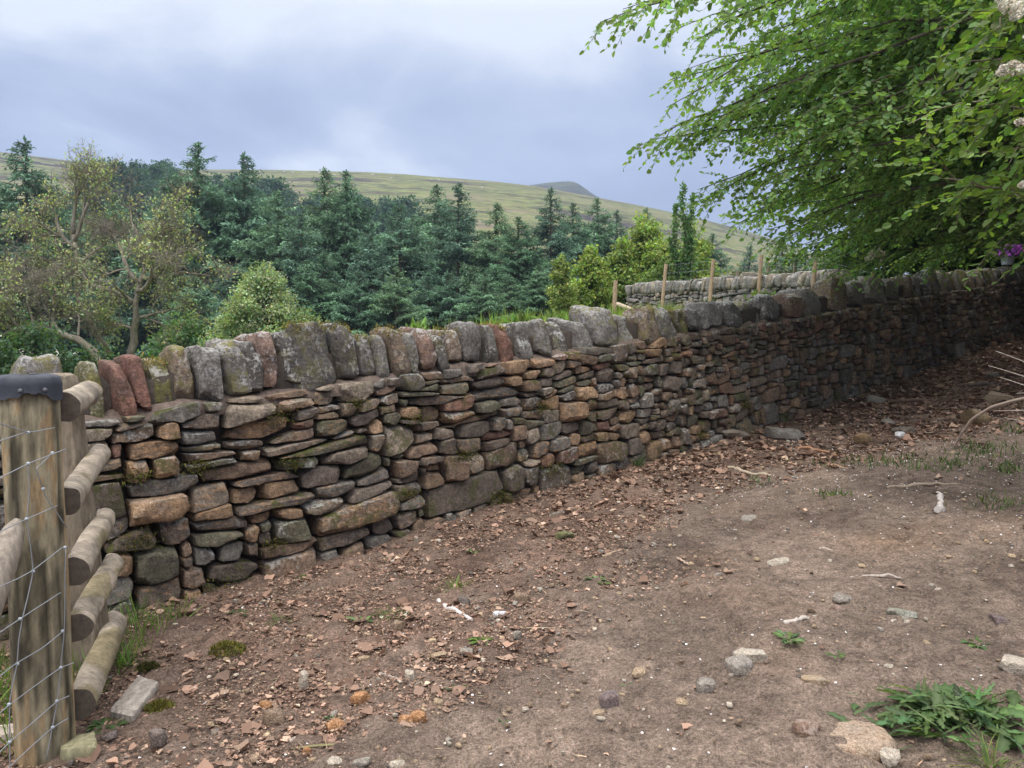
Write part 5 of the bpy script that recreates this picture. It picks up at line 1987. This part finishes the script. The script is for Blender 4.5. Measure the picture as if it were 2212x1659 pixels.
# ivy-clad column
T = at(1478, 398, 24)
zb = fgz(T[0], 24)
r = np.random.default_rng(9)
tr, cr = MB(), MB()
H = T[2] - zb
for (dx, hf) in ((0, 1.0), (-.28, .86), (.25, .93), (-.42, .62), (.12, .75)):
    zs = np.linspace(0, H * hf, 9)
    q = np.stack([dx * np.minimum(1, zs / H * 1.6) + .05 * np.sin(zs * 3 + dx * 9), .1 * np.sin(zs * 2), zs], -1)
    tube(tr, q, np.linspace(.06, .008, 9), 6)
    n = int(1500 * hf)
    u = r.random(n) ** 1.1
    base = np.stack([np.interp(u, np.linspace(0, 1, 9), q[:, i]) for i in range(3)], 1)
    lump = .5 + .5 * np.clip(fbm(np.stack([base[:, 2] * 2.2, base[:, 0] * 0 + dx * 7, base[:, 0] * 0], -1), 2, 3) + .6, 0, 1.4)
    rr = (.05 + .15 * (1 - u) ** .7) * lump
    P = base + r.normal(0, .6, (n, 3)) * rr[:, None] * np.array([1, 1, .8])
    leaves(cr, P, r.normal(size=(n, 3)) + np.array([0, 0, .5]), r.normal(size=(n, 3)), r.uniform(.06, .12, n), .65, shades(n, (.12, .21, .09), .25, r), .1, 'diamond')
make_tree('column_tree', tr, cr, M_BARK, M_LEAF, (T[0], 24, zb), 'slender dark green column of several upright stems rising above the yellow green trees')

# bushes over the wall on the left
at_tree(210, (572, 574), None, 19, 132, .07, 56000, (.27, .335, .20), 'round pale green bush with a domed crown behind the copes', name='bush', z0f=.02, nl=150, clump=.30, topp=1.7)
at_tree(211, (390, 690), None, 17, 95, .09, 15000, (.10, .185, .075), 'darker green bush left of the round pale one', name='bush', z0f=.02, nl=80, clump=.36)
at_tree(212, (655, 650), None, 20, 34, .075, 1800, (.13, .18, .065), 'small leafy shrub at the right side of the round pale bush', name='bush', z0f=.02, nl=24, clump=.28)
at_tree(213, (220, 760), None, 13, 70, .06, 2600, (.06, .10, .04), 'low dark shrub behind the end of the wall', name='bush', z0f=.02, nl=30, clump=.3)
o = at_tree(214, (70, 690), None, 12.5, 115, .075, 13000, (.055, .10, .05), 'hawthorn bush dotted with white blossom behind the post', name='hawthorn_bush', z0f=.02, nl=70, clump=.32)
cm = MB()
src = [c for c in o.children if c.name.startswith('crown')][0].data
vc = np.zeros(len(src.vertices) * 3)
src.vertices.foreach_get('co', vc)
vc = vc.reshape(-1, 3)
r = np.random.default_rng(77)
vs = vc[r.integers(0, len(vc), 420)]
vs = vs[fbm(vs * 1.6, 2, 5) > .0]
P = np.concatenate([vs + r.normal(0, .03, vs.shape) + np.array([0, -.03, .03]) for _ in range(7)])
leaves(cm, P, r.normal(size=P.shape), r.normal(0, .5, P.shape) + np.array([0, -.3, 1]), r.uniform(.02, .035, len(P)), .9, shades(len(P), (.62, .62, .54), .1, r, .03), .1, 'diamond')
bl = cm.build('blossom', M_PETAL, None, False)
bl.parent = o

# the half bare tree: branching by recursion
def bare_tree(seed, trunks, levels, rg, leafcol, leafn):
    tr, cr = MB(), MB()
    LP = []

    def grow(p, d, L, r, lv, crook):
        n = 5 if lv < 3 else 4
        P = [p]
        dd = d.copy()
        for i in range(n):
            dd = dd + rg.normal(0, crook, 3) + np.array([0, 0, .02 if lv < 2 else -.005])
            dd /= np.linalg.norm(dd)
            P.append(P[-1] + dd * L / n)
        P = np.array(P)
        r1 = r * (.62 if lv < levels else .4)
        c = np.array([1, 1, 1.])
        tube(tr, P, np.linspace(r, r1, n + 1), 8 if lv < 2 else 5 if lv < 3 else 3, c, lv < 2, .12 if lv < 2 else 0)
        if lv >= levels - 1:
            LP.append(P[2:])
        if lv >= levels:
            return
        kids = rg.integers(3, 5) if lv < 2 else rg.integers(5, 8)
        for k in range(kids):
            f = 1.0 if k == 0 else rg.uniform(.25, 1.0)
            i = min(n, max(1, int(round(f * n))))
            ax = rg.normal(size=3)
            ax[1] *= .8
            nd = dd * (.9 if k == 0 else .55) + ax * (.32 if k == 0 else .62)
            nd[2] += .02
            nd /= np.linalg.norm(nd)
            grow(P[i], nd, L * rg.uniform(.5, .74), max(r * (1 - .38 * f) * rg.uniform(.45, .7), .0035), lv + 1, crook)
    for (P, rr, kids) in trunks:
        P = np.asarray(P, float)
        si = np.linspace(0, 1, 16)
        Q = np.stack([np.interp(si, np.linspace(0, 1, len(P)), P[:, i]) for i in range(3)], 1)
        Q[1:-1] += rg.normal(0, .015, Q[1:-1].shape)
        rad = np.linspace(rr[0], rr[1], 16)
        tube(tr, Q, rad, 10, (1, 1, 1), True, .15)
        for (f, d, L, r) in kids:
            i = int(round(f * 15))
            d = np.asarray(d, float)
            grow(Q[i], d / np.linalg.norm(d), L * .74, r, 1, .15)
    A = np.concatenate(LP)
    k = leafn
    idx = rg.integers(0, len(A), k)
    P = A[idx] + rg.normal(0, .05, (k, 3))
    keep = fbm(P * 1.3, 2, 9) > -.2
    P = P[keep]
    n = len(P)
    leaves(cr, P, rg.normal(size=(n, 3)) + np.array([0, 0, -.2]), rg.normal(size=(n, 3)) + np.array([0, 0, .6]), rg.uniform(.035, .075, n), .6, shades(n, leafcol, .28, rg), .1, 'diamond')
    return tr, cr


Yt = 15.0
M_OLDBARK = mat_bark('old_bark', (.14, .122, .098), (.32, .285, .235), mossy=.4)
foot = at(276, 800, Yt)


def rel(x, y, dY=0.0):
    return at(x, y, Yt + dY) - foot


r = np.random.default_rng(15)
trunks = [
    ([rel(276, 830), rel(283, 760), rel(292, 690), rel(296, 640), rel(304, 600), rel(318, 560, .2)], (.08, .035),
     [(1.0, (.25, .1, 1), 1.15, .05), (.95, (.7, -.1, .75), 1.1, .045), (.8, (.8, .2, .25), 1.15, .05), (.75, (-.65, .1, .75), 1.2, .05), (.65, (.9, -.3, .3), 1.25, .055), (.55, (-.8, -.2, .5), 1.15, .05),
      (.9, (-.2, .3, 1), 1.3, .05), (.42, (.7, .1, .15), .9, .035), (.35, (-.6, .2, .3), .9, .03)]),
    ([rel(240, 770, .3), rel(205, 715, .3), rel(170, 650, .35), rel(164, 600, .4), rel(165, 555, .4), rel(160, 505, .5)], (.06, .032),
     [(1.0, (-.1, .1, 1), 1.2, .045), (.95, (.45, .1, .9), 1.15, .042), (.85, (-.7, .0, .7), 1.15, .045), (.7, (.6, -.2, .8), 1.05, .04), (.6, (-.8, -.1, .35), 1.2, .045), (.75, (-.3, .4, .9), 1.25, .045), (.45, (-.7, .1, .1), .9, .035)]),
    ([rel(215, 790, -.6), rel(205, 760, -.6), rel(165, 732, -.65), rel(110, 712, -.7), rel(60, 706, -.7), rel(10, 722, -.7)], (.085, .03),
     [(.5, (-.4, 0, .8), .8, .028), (.62, (.1, -.1, 1), .85, .028), (.72, (-.3, .2, .9), .9, .028), (.85, (-.5, 0, .8), .9, .028), (1.0, (-.8, 0, .1), .6, .02), (.95, (-.6, 0, .7), .8, .025), (.4, (.2, .0, .9), .8, .025)]),
]
tr, cr = bare_tree(3, trunks, 5, r, (.31, .355, .20), 15000)
make_tree('sparse_tree', tr, cr, M_OLDBARK, M_LEAF, tuple(foot), 'wide half bare tree with crooked mossy limbs and thin yellowish leaves behind the wall end')

# ---------------------------------------------------------------- the big beech over the path
def beech(seed, base, tips, rg, twig_step=.078, lsize=.058, trunk=(.30, 8.0), lcol=(.155, .26, .085), flat=.7):
    tr, cr = MB(), MB()
    base = np.asarray(base, float)
    zs = np.linspace(-.4, trunk[1], 12)
    tw = np.stack([base[0] + .12 * np.sin(zs * .7), base[1] + .10 * np.cos(zs * .6), base[2] + zs], -1)
    tube(tr, tw, trunk[0] * (1.15 - .85 * (zs + .4) / (trunk[1] + .4)), 12, (1, 1, 1), True, .08)
    LP, LD_, LN, LL, LC = [], [], [], [], []
    for T in tips:
        T = np.asarray(T, float)
        hd = np.hypot(T[0] - base[0], T[1] - base[1])
        z0 = np.clip(T[2] - base[2] + .10 * hd + rg.uniform(-.6, .3), 1.6, trunk[1] - .3) + base[2]
        a = np.array([np.interp(z0, tw[:, 2], tw[:, 0]), np.interp(z0, tw[:, 2], tw[:, 1]), z0])
        m = (a + T) / 2 + np.array([0, 0, .16 * hd + rg.normal(0, .25)]) + rg.normal(0, .42, 3)
        n = 22
        q = bez(a, m, T, n)
        q[2:-1] += rg.normal(0, .018, (n - 3, 3))
        L = np.linalg.norm(np.diff(q, axis=0), axis=1).sum()
        r0 = .0052 * L + .006
        tube(tr, q, r0 * (1 - np.linspace(0, 1, n)) ** .9 + .003, 5, (1, 1, 1), False)
        tone = math.exp(rg.normal(0, .16))
        f0 = max(.15, 1 - 4.3 / L)
        nt = int(L * (1 - f0) / twig_step)
        for k in range(nt):
            f = f0 + (1 - f0) * (k + rg.random()) / nt
            i = min(n - 2, int(f * (n - 1)))
            p = q[i] + (q[i + 1] - q[i]) * (f * (n - 1) - i)
            d = q[min(n - 1, i + 2)] - q[i]
            d /= np.linalg.norm(d)
            side = np.cross(d, [0, 0, 1.])
            side /= np.linalg.norm(side) + 1e-9
            sg = 1 if k % 2 else -1
            l = (.22 + .85 * (1 - f) ** .6) * rg.uniform(.6, 1.2)
            td = d * rg.uniform(.3, .95) + side * sg * rg.uniform(.4, 1.0) + np.array([0, 0, rg.normal(-.12, .34)])
            td /= np.linalg.norm(td)
            k2 = 5
            s = np.linspace(0, 1, k2)
            tq_ = p + np.outer(s * l, td) + np.outer(s ** 2 * l, [0, 0, -.28])
            tube(tr, tq_, np.linspace(.0035, .0015, k2), 3, (1, 1, 1), False)
            ln = max(5, int(l / .026))
            u = (np.arange(ln) + .5 * rg.random(ln)) / ln
            u[-1] = 1
            P = np.stack([np.interp(u, s, tq_[:, j]) for j in range(3)], 1)
            tside = np.cross(td, [0, 0, 1.])
            tside /= np.linalg.norm(tside) + 1e-9
            alt = np.where(np.arange(ln) % 2, 1, -1)[:, None]
            LP.append(P)
            LD_.append(td * .75 + tside * alt * .8 + rg.normal(0, .25, (ln, 3)) + np.array([0, 0, -.28]))
            LN.append(np.array([0, 0, 1.]) + rg.normal(0, flat, (ln, 3)))
            LL.append(lsize * rg.uniform(.65, 1.25, ln))
            LC.append(shades(ln, lcol, .2, rg, .08) * tone)
    cat = [np.concatenate(v) for v in (LP, LD_, LN, LL, LC)]
    leaves(cr, cat[0], cat[1], cat[2], cat[3], .66, cat[4], .09)
    return tr, cr


r = np.random.default_rng(91)
BB = np.array([9.3, 7.4, gnd(9.3, 7.4)])
tips = [at(*p) for p in [(1296, 48, 6.6), (1345, 20, 6.9), (1400, 10, 6.3), (1378, 318, 7.0), (1415, 300, 7.3), (1448, 172, 7.0), (1440, 232, 7.4), (1490, 255, 7.6), (1478, 330, 7.8), (1512, 408, 8.0), (1500, 440, 8.4), (1575, 492, 8.6), (1600, 470, 8.2), (1650, 538, 9.0),
                         (1690, 520, 9.2), (1760, 560, 9.4), (1800, 590, 9.0), (1850, 575, 9.2), (1900, 590, 9.6), (1960, 570, 9.2), (1500, 90, 6.4), (1560, 40, 6.2), (1560, 190, 7.2), (1600, 300, 7.0), (1640, 400, 7.6), (1700, 250, 6.6), (1660, 120, 6.4),
                         (1720, 440, 7.6), (1780, 350, 7.0), (1830, 470, 7.6), (1880, 250, 8.4), (1860, 120, 8.2), (1940, 400, 8.6), (2000, 480, 8.4), (2080, 300, 8.2), (1780, 20, 7.4), (1960, 30, 8.6)]]
poly_x = np.array([1290, 1400, 1470, 1560, 1700, 1850, 2212, 2600])
poly_y = np.array([40, 320, 380, 470, 545, 580, 560, 500])
while len(tips) < 155:
    x = r.uniform(1420, 2500)
    y = r.uniform(-90, np.interp(x, poly_x, poly_y))
    if x > 2000 and y > 340:
        continue
    if y > 0 and x < 1560 and r.random() < .6:
        continue
    tips.append(at(x, y, r.uniform(6.2 + 2.2 * (x > 1800), 12.8)))
tr, cr = beech(1, BB, tips, r)
make_tree('beech_tree', tr, cr, M_BARK, M_BEECH, (0, 0, 0), 'big beech whose layered green boughs hang over the wall and path from the right')

# its neighbours close the tunnel; the bank pair is added to darken it
r = np.random.default_rng(95)
loc_tips = []
for i in range(130):
    a = r.uniform(0, 6.28)
    rr = r.uniform(1.8, 5.2)
    loc_tips.append((rr * math.cos(a), rr * math.sin(a), r.uniform(.9, 8.5) - .12 * rr))
tr, cr = beech(2, (0, 0, 0), loc_tips, r, .2, .17, (.28, 8.5), (.055, .11, .03), .5)
nb = None
for (X, Y, rz, sc, lab) in [(12.2, 12.0, 0, 1.1, 'beech behind the big one on the path side'), (13.5, 21.5, 2.1, 1.15, 'beech standing beyond the wall in the dark corner'), (17.5, 17.5, 4.0, 1.2, 'beech closing the dark end of the path'),
                            (9.8, 17.6, 1.2, .8, 'smaller beech behind the junction of the two walls'), (20, 24, 3.0, 1.3, 'tall beech far beyond the end of the path'), (13.8, 10.6, 5.2, 1.1, 'added beech above the bank, placed to darken the path end'), (16.5, 13.0, .7, 1.25, 'added beech on the bank, placed to shade the path end'), (14.2, 15.6, 2.6, .9, 'low branched beech hanging over the dark end of the wall')]:
    t_, q_ = tq(X, Y)
    z = gnd(X, Y) if q_ > 0 else fgz(X, Y)
    z = min(z, 2.4)
    if nb is None:
        nb = make_tree('beech_tree', tr, cr, M_BARK, M_BEECH, (X, Y, z), lab, 'beeches along the path')
        nb.scale = (sc,) * 3
    else:
        copy_tree(nb, (X, Y, z), rz, sc, lab, 'beeches along the path')

# hawthorn with cream blossom reaching in at the right edge
r = np.random.default_rng(97)
HB = np.array([4.6, 3.9, gnd(4.6, 3.9)])
ht = [at(*p) for p in [(2050, 60, 4.2), (2075, 130, 4.3), (2010, 310, 4.6), (1960, 270, 4.8), (2085, 235, 4.2), (2020, 385, 4.5), (2120, 330, 4.0), (2160, 60, 3.8), (2170, 180, 3.7), (2260, 120, 3.6), (2280, 250, 3.6), (2120, -60, 4), (2220, -120, 3.9), (2350, 0, 3.6), (2110, 150, 4.4)]]
tr, cr = beech(3, HB, ht, r, .12, .058, (.09, 3.6), (.125, .21, .05), .6)
cm = MB()
for (x, y, Y, w) in [(2178, 12, 3.7, 36), (2195, 30, 3.7, 26), (2205, 148, 3.65, 18), (2172, 152, 3.7, 20), (2188, 140, 3.7, 14), (2208, 262, 3.7, 10), (2210, 400, 3.8, 10), (2240, 90, 3.6, 26), (1890, 553, 9.4, 30)]:
    c = at(x, y, Y)
    s = w * Y / FPX
    for k in range(9):
        cc = c + r.normal(0, .38, 3) * s * np.array([1, .6, .5])
        n = 40
        P = r.normal(size=(n, 3))
        P /= np.linalg.norm(P, axis=1)[:, None]
        leaves(cm, cc + P * s * .2, r.normal(size=(n, 3)), P, .013 * Y / 3.7, .95, shades(n, (.84, .78, .66), .08, r, .05), .15)
ho = make_tree('hawthorn_tree', tr, cr, M_PALEBARK, M_BEECH, (0, 0, 0), 'hawthorn with cream blossom clusters reaching in at the right edge')
b_ = cm.build('blossom', M_PETAL, None, False)
b_.parent = ho

# ---------------------------------------------------------------- sheep on the moor
mb = MB()
q, F = rock(rg, (7, 6, 6), 2.4, 0, (1, 1), False)
V = q * np.array([.62, .30, .34]) + np.array([0, 0, .72])
mb.add(V, F, (.62, .60, .55))
q, F = rock(rg, (5, 5, 5), 2.4, 0, (1, 1), False)
mb.add(q * np.array([.20, .10, .12]) + np.array([.74, 0, .78]), F, (.45, .42, .38))
for sx in (-.38, .38):
    for sy in (-.15, .15):
        tube(mb, np.array([[sx, sy, .5], [sx + .02, sy, .25], [sx, sy, -.05]]), [.07, .05, .045], 6, (.35, .32, .28))
for sy in (-.1, .1):
    leaves(mb, np.array([[.66, sy, .86]]), np.array([[-.1, sy * 9, .1]]), np.array([[0, 0, 1.]]), .14, .5, (.45, .42, .38), .05, 'diamond')
M_FLEECE = mat_tint('fleece', .95, .2, 20., .5, .02)
sp = None
for (x, y) in [(614, 371), (633, 372), (657, 373), (722, 376), (805, 378), (845, 386), (933, 387), (948, 388), (1042, 404), (690, 374)]:
    P = hill_pt(x, y + 3)
    lab = 'tiny white sheep grazing on the open moor'
    if sp is None:
        sp = tag(mb.build('sheep', M_FLEECE, None, True), lab, 'sheep', 'sheep on the moor')
        sp.location = P
    else:
        c = sp.copy()
        COL.objects.link(c)
        c.location = P
        c.rotation_euler = (0, 0, rg.uniform(0, 6.28))

# ---------------------------------------------------------------- the hazy air
bpy.ops.mesh.primitive_cube_add(size=1)
hz = bpy.context.object
hz.name = 'haze'
hz.location = (200, 660, 134)
hz.scale = (2400, 1440, 300)
m = bpy.data.materials.new('haze')
m.use_nodes = True
t = m.node_tree
for n in list(t.nodes):
    t.nodes.remove(n)
g = G(t)
pv = g('VolumePrincipled', ins={'Color': (.50, .62, .82, 1), 'Density': .0006, 'Anisotropy': .2})
o_ = t.nodes.new('ShaderNodeOutputMaterial')
t.links.new(pv.outputs[0], o_.inputs['Volume'])
hz.data.materials.append(m)
tag(hz, 'thin pale haze over the valley', 'haze', kind='stuff')
